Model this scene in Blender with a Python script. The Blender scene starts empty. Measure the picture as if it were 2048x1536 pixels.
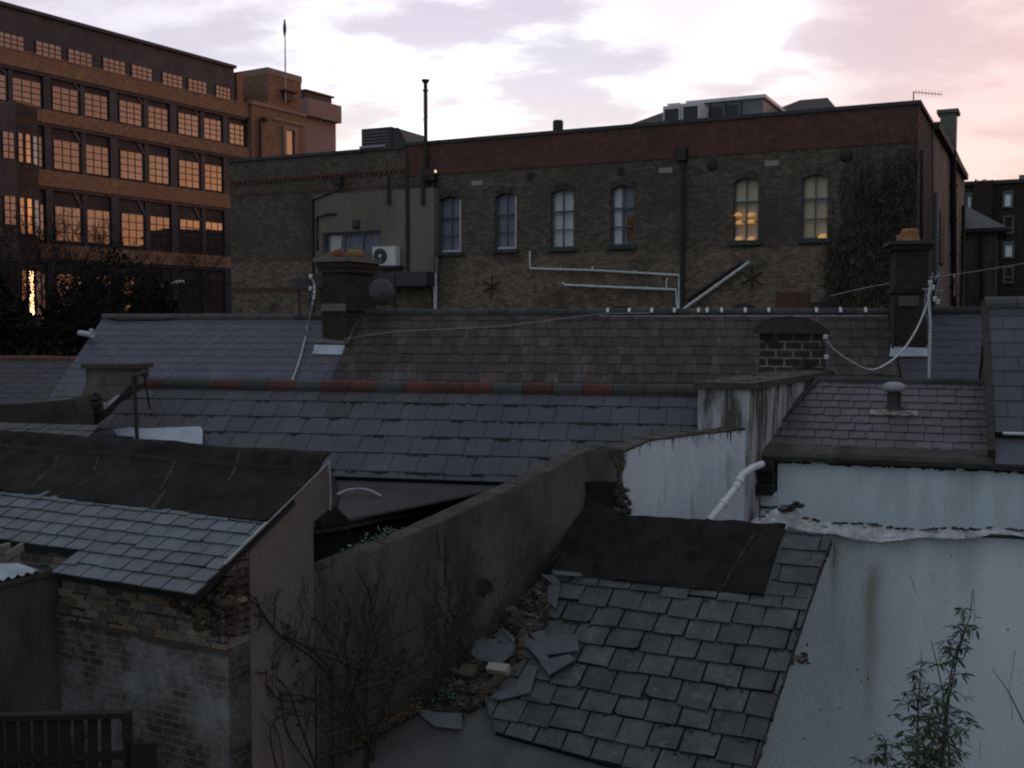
import bpy, math, random
from mathutils import Vector
R = random.Random(11)
S = bpy.context.scene
# ------------------------------------------------------------------ camera
HC, FPX = 7.0, 2200.0
PIT = math.atan(123 / FPX)
cd = bpy.data.cameras.new('camera'); cam = bpy.data.objects.new('camera', cd)
S.collection.objects.link(cam); S.camera = cam
cam.location = (0, 0, HC); cam.rotation_euler = (math.pi / 2 - PIT, 0, 0)
cd.sensor_width = 36; cd.lens = 36 * FPX / 2048; cd.clip_start = 0.1; cd.clip_end = 3000
# ------------------------------------------------------------------ view
S.view_settings.view_transform = 'Standard'; S.view_settings.look = 'None'
S.view_settings.exposure = 0.0; S.view_settings.gamma = 1.0
S.cycles.max_bounces = 6; S.cycles.use_denoising = False; S.cycles.pixel_filter_type = 'BLACKMAN_HARRIS'; S.cycles.filter_width = 2.1
# ------------------------------------------------------------------ world: dusk sky with broken cloud
SUN_AZ, SUN_EL = math.radians(70), math.radians(1.6)      # azimuth from +Y towards +X
SD = Vector((math.sin(SUN_AZ) * math.cos(SUN_EL), math.cos(SUN_AZ) * math.cos(SUN_EL), math.sin(SUN_EL)))
W = bpy.data.worlds.new('World'); S.world = W; W.use_nodes = True
nt = W.node_tree; nt.nodes.clear()
def nd(t, tree=None, **k):
    n = (tree or nt).nodes.new(t)
    for a, b in k.items(): setattr(n, a, b)
    return n
def lk(a, b, tree=None): (tree or nt).links.new(a, b)
def mth(op, a, b=None, c=None, clamp=False, tree=None):
    n = nd('ShaderNodeMath', tree, operation=op, use_clamp=clamp)
    for i, x in enumerate((a, b, c)):
        if x is None: continue
        if isinstance(x, (int, float)): n.inputs[i].default_value = x
        else: lk(x, n.inputs[i], tree)
    return n.outputs[0]
def ramp(x, pts, tree=None):
    n = nd('ShaderNodeValToRGB', tree); cr = n.color_ramp
    while len(cr.elements) < len(pts): cr.elements.new(0.5)
    for e, (p, c) in zip(cr.elements, pts):
        e.position = p; e.color = tuple(c) + (1,) if len(c) == 3 else c
    lk(x, n.inputs[0], tree); return n.outputs[0]
def mixc(f, a, b, mode='MIX', tree=None):
    n = nd('ShaderNodeMix', tree, data_type='RGBA', blend_type=mode)
    for i, x in ((0, f), (6, a), (7, b)):
        if isinstance(x, (int, float)): n.inputs[i].default_value = x
        elif isinstance(x, tuple): n.inputs[i].default_value = x + (1,) if len(x) == 3 else x
        else: lk(x, n.inputs[i], tree)
    return n.outputs[2]
tc = nd('ShaderNodeTexCoord'); sep = nd('ShaderNodeSeparateXYZ'); lk(tc.outputs['Generated'], sep.inputs[0])
X, Y, Z = sep.outputs
zz = mth('MAXIMUM', Z, 0.0)
front = ramp(zz, [(0.0, (1.0, 0.74, 0.50)), (0.13, (1.15, 0.98, 0.84)), (0.17, (1.02, 0.93, 0.92)), (0.22, (0.88, 0.85, 0.94)), (0.27, (0.82, 0.76, 0.88)), (0.40, (0.46, 0.47, 0.60)), (1.0, (0.44, 0.485, 0.55))])
back = ramp(zz, [(0.0, (0.30, 0.345, 0.385)), (0.3, (0.35, 0.395, 0.435)), (1.0, (0.44, 0.485, 0.55))])
def smooth(x, a, b, to0=0.0, to1=1.0):
    n = nd('ShaderNodeMapRange', interpolation_type='SMOOTHSTEP'); lk(x, n.inputs[0])
    n.inputs[1].default_value = a; n.inputs[2].default_value = b; n.inputs[3].default_value = to0; n.inputs[4].default_value = to1
    return n.outputs[0]
fb = smooth(Y, -0.5, 0.75)
base = mixc(fb, back, front)
# rosier towards the sun's side
rose = mth('MULTIPLY', smooth(X, 0.05, 0.50), smooth(Z, 0.65, 0.25))
base = mixc(mth('MULTIPLY', rose, mth('MULTIPLY', fb, 0.9)), base, (1.0, 0.69, 0.66))
rose2 = mth('MULTIPLY', smooth(X, 0.55, 0.93), smooth(Z, 0.55, 0.2))
base = mixc(rose2, base, (0.60, 0.30, 0.255))
# cloud layer on a flat ceiling
den = mth('ADD', zz, 0.22)
comb = nd('ShaderNodeCombineXYZ'); lk(mth('DIVIDE', X, den), comb.inputs[0]); lk(mth('DIVIDE', Y, den), comb.inputs[1])
def noise(vec, scale, detail, rough, off, sy=1.0):
    mp = nd('ShaderNodeMapping'); mp.inputs['Location'].default_value = off; mp.inputs['Scale'].default_value = (1, sy, 1); lk(vec, mp.inputs[0])
    n = nd('ShaderNodeTexNoise'); n.inputs['Scale'].default_value = scale; n.inputs['Detail'].default_value = detail; n.inputs['Roughness'].default_value = rough
    lk(mp.outputs[0], n.inputs['Vector']); return n.outputs[0]
c1 = noise(comb.outputs[0], 3.0, 8, 0.55, (3.1, 1.7, 0), 1.4)
c2 = noise(comb.outputs[0], 1.1, 4, 0.5, (7.3, 2.2, 0), 1.0)
dark = smooth(c1, 0.44, 0.62)
base = mixc(mth('MULTIPLY', dark, 0.44), base, mixc(1.0, base, (0.76, 0.70, 0.80), 'MULTIPLY'))
def lobe(d, p):
    n = nd('ShaderNodeVectorMath', operation='DOT_PRODUCT'); lk(tc.outputs['Generated'], n.inputs[0]); n.inputs[1].default_value = tuple(Vector(d).normalized())
    return mth('POWER', mth('MAXIMUM', n.outputs['Value'], 0.0), p)
def pix_dir(u, v):
    f = Vector((0, math.cos(PIT), -math.sin(PIT))); up = Vector((0, math.sin(PIT), math.cos(PIT)))
    return f + Vector((1, 0, 0)) * ((u - 1024) / FPX) + up * ((768 - v) / FPX)
# thin bright breaks in the cloud, where the layer is thinnest
br = smooth(c1, 0.56, 0.40)
b1 = mth('MULTIPLY', lobe(pix_dir(1550, 75), 900), 0.62)
b2 = mth('MULTIPLY', lobe(pix_dir(860, 140), 60), 0.75)
b3 = mth('MULTIPLY', lobe(pix_dir(1000, 330), 60), 0.22)
brk = mth('MULTIPLY', mth('ADD', mth('ADD', b1, b2), mth('ADD', b3, 0.16)), mth('ADD', mth('MULTIPLY', br, 0.85), 0.15))
base = mixc(1.0, base, mixc(brk, (0, 0, 0), (0.62, 0.62, 0.66)), 'ADD')
# sunset glow round the low sun, off to the side of the frame
g1 = mixc(lobe(SD, 7), (0, 0, 0), (0.55, 0.20, 0.10))
lowz = smooth(Z, 0.5, 0.0)
g1 = mixc(1.0, g1, mixc(lowz, (0, 0, 0), (1, 1, 1)), 'MULTIPLY')
g2 = mixc(lobe(SD, 220), (0, 0, 0), (4.5, 1.5, 0.30))
g3 = mixc(lobe(SD, 9000), (0, 0, 0), (34.0, 9.5, 0.6))
base = mixc(1.0, mixc(1.0, mixc(1.0, base, g1, 'ADD'), g2, 'ADD'), g3, 'ADD')
ni = nd('ShaderNodeTexSky', sky_type='NISHITA', sun_disc=False, sun_elevation=SUN_EL, sun_rotation=SUN_AZ, air_density=1.0, dust_density=2.0)
bg1 = nd('ShaderNodeBackground'); lk(ni.outputs[0], bg1.inputs[0]); bg1.inputs[1].default_value = 0.05
bg2 = nd('ShaderNodeBackground'); lk(base, bg2.inputs[0]); bg2.inputs[1].default_value = 0.88
ad = nd('ShaderNodeAddShader'); lk(bg1.outputs[0], ad.inputs[0]); lk(bg2.outputs[0], ad.inputs[1])
wo = nd('ShaderNodeOutputWorld'); lk(ad.outputs[0], wo.inputs[0])
W.cycles.sampling_method = 'MANUAL'; W.cycles.sample_map_resolution = 1024
# ------------------------------------------------------------------ sun lamp, nearly set
sl = bpy.data.lights.new('sun', 'SUN'); sl.energy = 0.09; sl.angle = math.radians(3); sl.color = (1.0, 0.52, 0.26)
so = bpy.data.objects.new('sun', sl); S.collection.objects.link(so)
so.rotation_euler = (-SD).to_track_quat('-Z', 'Y').to_euler(); so.location = SD * 200

# ------------------------------------------------------------------ helpers
ZV = Vector((0, 0, 1))
def ray(u, v): return pix_dir(u, v)
def at(u, v, y):
    d = ray(u, v); return Vector((0, 0, HC)) + d * (y / d.y)
def hitp(u, v, p, n):
    d = ray(u, v); o = Vector((0, 0, HC)); return o + d * ((p - o).dot(n) / d.dot(n))
class Fr:
    """upright plane: origin, U along it, N out of it"""
    def __init__(s, o, yaw, depth=False):
        a = math.radians(yaw); s.O = Vector((o[0], o[1], 0))
        if depth: s.U = Vector((math.sin(a), math.cos(a), 0)); s.N = Vector((math.cos(a), -math.sin(a), 0))
        else: s.U = Vector((math.cos(a), -math.sin(a), 0)); s.N = Vector((-math.sin(a), -math.cos(a), 0))
    def hit(s, u, v, off=0): return hitp(u, v, s.O + s.N * off, s.N)
    def st(s, u, v, off=0):
        p = s.hit(u, v, off); return ((p - s.O).dot(s.U), p.z)
    def p(s, a, z, n=0): return s.O + s.U * a + s.N * n + ZV * z
class Rf:
    """roof plane: origin on the ridge, U along it, D down the slope, H up off it"""
    def __init__(s, o, yaw, al):
        a = math.radians(yaw); b = math.radians(al); s.O = Vector(o); s.U = Vector((math.cos(a), -math.sin(a), 0)); s.Nh = Vector((-math.sin(a), -math.cos(a), 0))
        s.D = s.Nh * math.cos(b) - ZV * math.sin(b); s.H = s.Nh * math.sin(b) + ZV * math.cos(b); s.al = b
    def hit(s, u, v, h=0): return hitp(u, v, s.O + s.H * h, s.H)
    def sd(s, u, v, h=0):
        p = s.hit(u, v, h) - s.O; return (p.dot(s.U), p.dot(s.D))
    def p(s, a, d, h=0): return s.O + s.U * a + s.D * d + s.H * h
LOC = {}
class MB:
    def __init__(s): s.v = []; s.f = []; s.t = []; s.sm = []
    def face(s, pts, tone=1.0, smooth=False):
        k = len(s.v); s.v += [Vector(p) for p in pts]; s.f.append(list(range(k, k + len(pts)))); s.t.append(tone); s.sm.append(smooth)
    def mesh(s, vs, fs, tone=1.0, smooth=False):
        k = len(s.v); s.v += [Vector(p) for p in vs]
        for f in fs: s.f.append([k + i for i in f]); s.t.append(tone); s.sm.append(smooth)
    def prism(s, poly, vec, tone=1.0):
        n = len(poly); poly = [Vector(p) for p in poly]; vec = Vector(vec)
        nn = Vector((0, 0, 0))
        for i in range(n): nn += (poly[i] - poly[0]).cross(poly[(i + 1) % n] - poly[0])
        if nn.dot(vec) > 0: poly = poly[::-1]
        vs = poly + [p + vec for p in poly]
        s.mesh(vs, [list(range(n)), list(range(2 * n - 1, n - 1, -1))] + [[(i + 1) % n, i, n + i, n + (i + 1) % n] for i in range(n)], tone)
    def box(s, fr, s0, s1, z0, z1, n0, n1, tone=1.0):
        s.prism([fr.p(s0, z0, n0), fr.p(s1, z0, n0), fr.p(s1, z1, n0), fr.p(s0, z1, n0)], fr.N * (n1 - n0), tone)
    def rbox(s, rf, s0, s1, d0, d1, h0, h1, tone=1.0):
        s.prism([rf.p(s0, d0, h0), rf.p(s1, d0, h0), rf.p(s1, d1, h0), rf.p(s0, d1, h0)], rf.H * (h1 - h0), tone)
    def tube(s, pts, r, seg=8, r1=None, tone=1.0, cap=True):
        pts = [Vector(p) for p in pts]; n = len(pts); r1 = r if r1 is None else r1; rings = []; ref = None
        for i, p in enumerate(pts):
            t = (pts[min(i + 1, n - 1)] - pts[max(i - 1, 0)]).normalized()
            if ref is None or abs(ref.dot(t)) > 0.95: ref = Vector((0, 0, 1)) if abs(t.z) < 0.9 else Vector((1, 0, 0))
            a = t.cross(ref).normalized(); b = t.cross(a).normalized()
            rr = r + (r1 - r) * i / max(1, n - 1)
            rings.append([p + (a * math.cos(2 * math.pi * k / seg) + b * math.sin(2 * math.pi * k / seg)) * rr for k in range(seg)])
        vs = [q for g in rings for q in g]; fs = []
        for i in range(n - 1):
            for k in range(seg): fs.append([i * seg + k, i * seg + (k + 1) % seg, (i + 1) * seg + (k + 1) % seg, (i + 1) * seg + k])
        s.mesh(vs, fs, tone, True)
        if cap: s.face(rings[0][::-1], tone); s.face(rings[-1], tone)
    def lathe(s, c, prof, seg=16, tone=1.0, ax=None, smooth=True):
        c = Vector(c); ax = Vector(ax).normalized() if ax is not None else ZV
        a = ax.cross(Vector((1, 0, 0)) if abs(ax.x) < .9 else Vector((0, 1, 0))).normalized(); b = ax.cross(a)
        vs = [c + ax * z + (a * math.cos(2 * math.pi * k / seg) + b * math.sin(2 * math.pi * k / seg)) * r for r, z in prof for k in range(seg)]
        fs = [[i * seg + k, i * seg + (k + 1) % seg, (i + 1) * seg + (k + 1) % seg, (i + 1) * seg + k] for i in range(len(prof) - 1) for k in range(seg)]
        s.mesh(vs, fs, tone, smooth)
        s.face([vs[k] for k in range(seg)][::-1], tone); s.face([vs[-seg + k] for k in range(seg)], tone)
    def blob(s, c, rx, ry, rz, tone=1.0, jit=0.25, n=2):
        c = Vector(c); vs = []; seg, rg = 7, 4
        for j in range(rg + 1):
            th = math.pi * j / rg
            for k in range(seg):
                q = 1 + R.uniform(-jit, jit); ph = 2 * math.pi * k / seg
                vs.append(c + Vector((rx * math.sin(th) * math.cos(ph) * q, ry * math.sin(th) * math.sin(ph) * q, rz * math.cos(th) * q)))
        s.mesh(vs, [[j * seg + k, (j + 1) * seg + k, (j + 1) * seg + (k + 1) % seg, j * seg + (k + 1) % seg] for j in range(rg) for k in range(seg)], tone)
    def build(s, name, mat, parent=None, loc=None):
        if parent is not None: L = LOC[parent.name]
        elif loc is not None: L = Vector(loc)
        else:
            xs = [p.x for p in s.v]; ys = [p.y for p in s.v]; L = Vector(((min(xs) + max(xs)) / 2, (min(ys) + max(ys)) / 2, min(p.z for p in s.v)))
        me = bpy.data.meshes.new(name); me.from_pydata([p - L for p in s.v], [], s.f); me.materials.append(mat)
        uv = me.uv_layers.new(name='uv'); ca = me.color_attributes.new('tone', 'FLOAT_COLOR', 'CORNER')
        uvs = []; cols = []
        for pi, poly in enumerate(me.polygons):
            n = poly.normal
            if abs(n.z) > 0.98: t = Vector((1, 0, 0)); b = Vector((0, 1, 0))
            else: t = ZV.cross(n).normalized(); b = n.cross(t).normalized()
            tn = s.t[pi]; tn = (tn, tn, tn) if isinstance(tn, (int, float)) else tn
            for vi in poly.vertices:
                p = s.v[vi]; uvs += [p.dot(t), p.dot(b)]; cols += [tn[0], tn[1], tn[2], 1.0]
        me.uv_layers['uv'].data.foreach_set('uv', uvs); me.color_attributes['tone'].data.foreach_set('color', cols)
        me.polygons.foreach_set('use_smooth', s.sm); me.update()
        o = bpy.data.objects.new(name, me); S.collection.objects.link(o)
        if name in ('moss', 'torn_edge', 'soot_line', 'leaf_litter', 'bitumen_seam', 'scar_edge', 'broken_edge', 'collapsed_corner', 'leaves', 'verge_mortar'): o['kind'] = 'stuff'
        if parent is not None: o.parent = parent; LOC[o.name] = L
        else: o.location = L; LOC[o.name] = L
        return o
def tag(o, label, cat, group=None, kind='thing'):
    o['label'] = label; o['category'] = cat; o['kind'] = kind
    if group: o['group'] = group
    return o
def thing(name, loc, label, cat, group=None):
    o = bpy.data.objects.new(name, None); S.collection.objects.link(o); o.location = loc; o.empty_display_size = .2
    LOC[o.name] = Vector(loc); return tag(o, label, cat, group)
def struct(o): o['kind'] = 'structure'; return o
def copy_tree(o, parent=None):
    c = o.copy(); S.collection.objects.link(c)
    if parent is not None: c.parent = parent
    for ch in [x for x in S.objects if x.parent == o]: copy_tree(ch, c)
    return c
# ------------------------------------------------------------------ materials
def mat(name, c1, c2=None, nscale=1.5, rough=0.85, bump=0.15, bscale=30.0, spec=0.4, metal=0.0, brick=None, mortar=None, msize=0.008, stain=None, stretch=(1, 1, 1), speck=0.0, tone=True, stain_scale=0.6, stain_lo=0.45, stain_hi=0.65, streak=None, spots=()):
    m = bpy.data.materials.new(name); m.use_nodes = True; T = m.node_tree; T.nodes.clear()
    out = nd('ShaderNodeOutputMaterial', T); bs = nd('ShaderNodeBsdfPrincipled', T); lk(bs.outputs[0], out.inputs[0], T)
    g = nd('ShaderNodeNewGeometry', T); mp = nd('ShaderNodeMapping', T); mp.inputs['Scale'].default_value = stretch; lk(g.outputs['Position'], mp.inputs[0], T)
    def nz(sc, det=5, ro=0.6):
        n = nd('ShaderNodeTexNoise', T); n.inputs['Scale'].default_value = sc; n.inputs['Detail'].default_value = det; n.inputs['Roughness'].default_value = ro; lk(mp.outputs[0], n.inputs['Vector'], T); return n.outputs[0]
    def rng(x, a, b): 
        n = nd('ShaderNodeMapRange', T); lk(x, n.inputs[0], T); n.inputs[1].default_value = a; n.inputs[2].default_value = b; return n.outputs[0]
    c2 = c2 or tuple(x * 0.7 for x in c1)
    hgt = None
    if brick:
        tx = nd('ShaderNodeTexCoord', T); b = nd('ShaderNodeTexBrick', T); 
        wv = nd('ShaderNodeVectorMath', T, operation='ADD'); lk(tx.outputs['UV'], wv.inputs[0], T)
        dn = nd('ShaderNodeTexNoise', T); dn.inputs['Scale'].default_value = 2.5; lk(tx.outputs['UV'], dn.inputs['Vector'], T)
        ds = nd('ShaderNodeVectorMath', T, operation='MULTIPLY_ADD'); lk(dn.outputs['Color'], ds.inputs[0], T); ds.inputs[1].default_value = (0.03, 0.02, 0); ds.inputs[2].default_value = (-0.015, -0.01, 0)
        lk(ds.outputs[0], wv.inputs[1], T); lk(wv.outputs[0], b.inputs['Vector'], T)
        b.inputs['Scale'].default_value = 1.0; b.inputs['Brick Width'].default_value = brick[0]; b.inputs['Row Height'].default_value = brick[1]
        b.inputs['Mortar Size'].default_value = msize; b.inputs['Mortar Smooth'].default_value = 0.2; b.inputs['Bias'].default_value = 0.0
        b.inputs['Color1'].default_value = c1 + (1,); b.inputs['Color2'].default_value = c2 + (1,); b.inputs['Mortar'].default_value = (mortar or (0.1, 0.09, 0.08)) + (1,)
        col = b.outputs['Color']; col = mixc(0.6, col, mixc(rng(nz(nscale * 6), 0.3, 0.7), (0.45, 0.45, 0.45), (1.5, 1.45, 1.4), tree=T), 'MULTIPLY', tree=T)
        hgt = mth('SUBTRACT', 1.0, b.outputs['Fac'], tree=T)
    else:
        col = mixc(rng(nz(nscale), 0.35, 0.65), c1, c2, tree=T)
    if stain: col = mixc(rng(nz(stain_scale, 6, 0.65), stain_lo, stain_hi), col, stain, tree=T)
    if streak:
        m2 = nd('ShaderNodeMapping', T); m2.inputs['Scale'].default_value = (1, 1, .09); lk(g.outputs['Position'], m2.inputs[0], T)
        n = nd('ShaderNodeTexNoise', T); n.inputs['Scale'].default_value = streak[1]; n.inputs['Detail'].default_value = 4; lk(m2.outputs[0], n.inputs['Vector'], T)
        col = mixc(mth('MULTIPLY', rng(n.outputs[0], streak[2], streak[3]), streak[4], tree=T), col, streak[0], tree=T)
    for (px_, py_, w_, z0_, z1_, c_, k_) in spots:      # run-off stains fixed to the wall
        sx = nd('ShaderNodeSeparateXYZ', T); lk(g.outputs['Position'], sx.inputs[0], T)
        dx = mth('ADD', mth('SUBTRACT', sx.outputs[0], px_, tree=T), mth('MULTIPLY', mth('SUBTRACT', nz(1.6, 3), 0.5, tree=T), w_ * 1.6, tree=T), tree=T)
        gx = mth('POWER', 2.718, mth('MULTIPLY', mth('POWER', mth('ABSOLUTE', mth('DIVIDE', dx, w_, tree=T), tree=T), 2.0, tree=T), -1.0, tree=T), tree=T)
        up_ = rng(sx.outputs[2], z1_, z1_ - .25); lo_ = rng(sx.outputs[2], z0_, z0_ + (z1_ - z0_) * .8)
        col = mixc(mth('MULTIPLY', mth('MULTIPLY', gx, k_, tree=T), mth('MULTIPLY', up_, lo_, tree=T), clamp=True, tree=T), col, c_, tree=T)
    if speck:
        col = mixc(rng(nz(bscale * 0.7, 3), 0.60, 0.75), col, tuple(min(1, x * (1 + speck)) for x in c1), tree=T)
    if tone:
        at_ = nd('ShaderNodeAttribute', T, attribute_name='tone'); col = mixc(1.0, col, at_.outputs['Color'], 'MULTIPLY', tree=T)
    lk(col, bs.inputs['Base Color'], T)
    bs.inputs['Metallic'].default_value = metal; bs.inputs['Specular IOR Level'].default_value = spec
    n2 = nz(bscale, 4)
    lk(mth('ADD', mth('MULTIPLY', rng(nz(nscale * 3), 0.3, 0.7), 0.16, tree=T), rough - 0.08, clamp=True, tree=T), bs.inputs['Roughness'], T)
    if bump:
        bn = nd('ShaderNodeBump', T); bn.inputs['Strength'].default_value = bump; bn.inputs['Distance'].default_value = 0.02
        h = n2 if hgt is None else mth('ADD', mth('MULTIPLY', n2, 0.4, tree=T), hgt, tree=T)
        lk(h, bn.inputs['Height'], T); lk(bn.outputs[0], bs.inputs['Normal'], T)
    return m
def emis(name, c, st):
    m = bpy.data.materials.new(name); m.use_nodes = True; b = m.node_tree.nodes['Principled BSDF']
    b.inputs['Base Color'].default_value = c + (1,); b.inputs['Emission Color'].default_value = c + (1,); b.inputs['Emission Strength'].default_value = st; return m
def glass(name, c=(0.02, 0.022, 0.026), ior=1.9, rough=0.03, bump=0.0, alpha=1.0):
    m = bpy.data.materials.new(name); m.use_nodes = True; T = m.node_tree; b = T.nodes['Principled BSDF']
    b.inputs['Base Color'].default_value = c + (1,); b.inputs['IOR'].default_value = ior; b.inputs['Roughness'].default_value = rough; b.inputs['Alpha'].default_value = alpha
    if bump:
        n = nd('ShaderNodeTexNoise', T); n.inputs['Scale'].default_value = 1.3; g = nd('ShaderNodeNewGeometry', T); lk(g.outputs['Position'], n.inputs['Vector'], T)
        bn = nd('ShaderNodeBump', T); bn.inputs['Strength'].default_value = bump; bn.inputs['Distance'].default_value = 0.02; lk(n.outputs[0], bn.inputs['Height'], T); lk(bn.outputs[0], b.inputs['Normal'], T)
    return m
M = {}
M['slate_grey'] = mat('slate_grey', (0.060, 0.064, 0.076), (0.043, 0.046, 0.053), 1.4, stain=(0.036, 0.037, 0.036), stain_scale=0.9, stain_lo=0.52, stain_hi=0.72, rough=0.62, bscale=22, bump=0.25, speck=0.4)
M['slate_blue'] = mat('slate_blue', (0.075, 0.080, 0.105), (0.062, 0.066, 0.086), 1.0, rough=0.6, bscale=22, bump=0.15)
M['slate_brown'] = mat('slate_brown', (0.034, 0.029, 0.027), (0.048, 0.039, 0.034), 1.6, rough=0.8, bscale=18, bump=0.35, stain=(0.080, 0.074, 0.074), stain_scale=1.6, stain_lo=0.54, stain_hi=0.72, stretch=(2.2, 0.5, 0.5))
M['slate_pale'] = mat('slate_pale', (0.105, 0.122, 0.135), (0.080, 0.092, 0.100), 4.0, rough=0.55, bscale=26, bump=0.3, speck=0.4)
M['slate_rough'] = mat('slate_rough', (0.068, 0.072, 0.072), (0.032, 0.035, 0.035), 3.5, stain=(0.110, 0.115, 0.108), stain_scale=5.5, stain_lo=0.56, stain_hi=0.74, rough=0.6, bscale=26, bump=0.5, speck=0.6)
M['slate_purple'] = mat('slate_purple', (0.080, 0.078, 0.084), (0.055, 0.054, 0.058), 3.0, rough=0.6, bscale=26, bump=0.3, stain=(0.05, 0.052, 0.045), stain_scale=2.0, stain_lo=0.52, stain_hi=0.7)
M['felt'] = mat('felt', (0.0085, 0.0078, 0.0078), (0.0185, 0.0165, 0.016), 2.0, streak=((0.034, 0.028, 0.023), 5.0, 0.60, 0.78, 0.6), stain=(0.007, 0.0065, 0.0065), stain_scale=3.0, stain_lo=0.5, stain_hi=0.62, rough=0.90, bscale=60, bump=0.25, spec=0.2, stretch=(1, 0.6, 1))
M['felt_grey'] = mat('felt_grey', (0.030, 0.028, 0.029), (0.044, 0.041, 0.041), 1.2, rough=0.85, bscale=50, bump=0.2, spec=0.25)
M['felt_lower'] = mat('felt_lower', (0.098, 0.100, 0.098), (0.060, 0.062, 0.062), 2.2, rough=0.8, bscale=50, bump=0.25, spec=0.3)
M['render_grey'] = mat('render_grey', (0.105, 0.098, 0.088), (0.070, 0.068, 0.062), 1.3, streak=((0.16, 0.15, 0.135), 3.0, 0.55, 0.75, 0.5), rough=0.92, bscale=35, bump=0.35, stain=(0.038, 0.040, 0.037), stain_scale=1.5, stain_lo=0.46, stain_hi=0.66, stretch=(1.2, 1.2, 0.6))
M['render_beige'] = mat('render_beige', (0.150, 0.138, 0.122), (0.115, 0.108, 0.098), 1.6, rough=0.92, bscale=35, bump=0.25, stain=(0.075, 0.072, 0.066), stain_scale=1.1, stain_lo=0.55, stain_hi=0.8)
M['render_far'] = mat('render_far', (0.185, 0.160, 0.130), (0.140, 0.122, 0.100), 0.7, rough=0.92, bscale=12, bump=0.2, stain=(0.09, 0.08, 0.065), stain_scale=0.5, stain_lo=0.5, stain_hi=0.75, stretch=(1, 1, 0.4))
M['white_render'] = mat('white_render', (0.56, 0.65, 0.70), (0.48, 0.565, 0.61), 0.8, rough=0.9, bscale=28, bump=0.3, streak=((0.24, 0.26, 0.24), 1.5, 0.56, 0.80, 0.45), stain=(0.28, 0.31, 0.31), stain_scale=0.8, stain_lo=0.52, stain_hi=0.85, stretch=(1.8, 1.8, 0.35))
M['white_weathered'] = mat('white_weathered', (0.42, 0.43, 0.45), (0.30, 0.31, 0.32), 1.5, rough=0.9, bscale=25, bump=0.4, stain=(0.07, 0.066, 0.058), stain_scale=2.2, stain_lo=0.44, stain_hi=0.58, stretch=(2.4, 2.4, 0.35))
M['white_wall'] = mat('white_wall', (0.56, 0.63, 0.70), (0.48, 0.545, 0.61), 1.2, streak=((0.20, 0.195, 0.19), 3.0, 0.58, 0.82, 0.25), rough=0.9, bscale=30, bump=0.4, stain=(0.16, 0.155, 0.15), stain_scale=1.6, stain_lo=0.58, stain_hi=0.78, stretch=(2.2, 2.2, 0.4))
M['lead'] = mat('lead', (0.42, 0.44, 0.46), (0.24, 0.25, 0.26), 6.0, rough=0.7, bscale=30, bump=0.6, metal=0.0)
M['mortar'] = mat('mortar', (0.070, 0.062, 0.052), (0.045, 0.041, 0.036), 4.0, rough=0.95, bscale=28, bump=0.7)
M['mortar_dark'] = mat('mortar_dark', (0.030, 0.028, 0.026), (0.048, 0.043, 0.038), 4.0, rough=0.95, bscale=28, bump=0.8)
M['stock_brick'] = mat('stock_brick', (0.138, 0.112, 0.085), (0.066, 0.057, 0.048), 0.9, brick=(0.225, 0.078), mortar=(0.075, 0.066, 0.055), msize=0.009, rough=0.9, bump=0.5, bscale=20, stain=(0.045, 0.040, 0.034), stain_scale=0.45, stain_lo=0.48, stain_hi=0.75)
M['stock_brick_low'] = mat('stock_brick_low', (0.200, 0.150, 0.107), (0.078, 0.063, 0.051), 1.0, brick=(0.225, 0.078), mortar=(0.165, 0.140, 0.112), msize=0.011, rough=0.9, bump=0.6, bscale=20, stain=(0.050, 0.042, 0.034), stain_scale=0.8, stain_lo=0.50, stain_hi=0.72)
M['red_brick'] = mat('red_brick', (0.128, 0.054, 0.042), (0.088, 0.044, 0.037), 0.8, brick=(0.225, 0.078), mortar=(0.075, 0.055, 0.048), msize=0.007, rough=0.9, bump=0.4, bscale=20, stain=(0.06, 0.036, 0.030), stain_scale=0.4, stain_lo=0.48, stain_hi=0.75)
M['office_brick'] = mat('office_brick', (0.19, 0.112, 0.070), (0.15, 0.09, 0.058), 0.5, brick=(0.225, 0.078), mortar=(0.26, 0.16, 0.10), rough=0.9, bump=0.2, bscale=10, stain=(0.18, 0.09, 0.055), stain_scale=0.15, stain_lo=0.5, stain_hi=0.8)
M['office_stone'] = mat('office_stone', (0.24, 0.165, 0.145), (0.20, 0.14, 0.12), 0.4, rough=0.9, bump=0.1, bscale=6)
M['office_dark'] = mat('office_dark', (0.016, 0.023, 0.040), (0.012, 0.016, 0.026), 0.4, rough=0.6, bump=0.05)
M['office_panel'] = mat('office_panel', (0.024, 0.018, 0.022), (0.016, 0.014, 0.018), 0.4, rough=0.7, bump=0.05)
M['old_brick'] = mat('old_brick', (0.22, 0.175, 0.135), (0.11, 0.092, 0.078), 2.0, brick=(0.215, 0.078), mortar=(0.030, 0.028, 0.025), msize=0.012, rough=0.92, bump=1.0, bscale=30, stain=(0.20, 0.20, 0.195), stain_scale=3.0, stain_lo=0.55, stain_hi=0.72)
M['limed_brick'] = mat('limed_brick', (0.115, 0.082, 0.066), (0.060, 0.050, 0.045), 2.0, brick=(0.215, 0.075), mortar=(0.15, 0.15, 0.15), msize=0.010, rough=0.92, bump=0.7, bscale=30, stain=(0.27, 0.282, 0.29), stain_scale=1.5, stain_lo=0.42, stain_hi=0.68)
M['chimney_brick'] = mat('chimney_brick', (0.042, 0.034, 0.025), (0.022, 0.018, 0.015), 2.0, brick=(0.225, 0.078), mortar=(0.040, 0.036, 0.030), msize=0.012, rough=0.95, bump=0.9, bscale=24)
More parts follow.
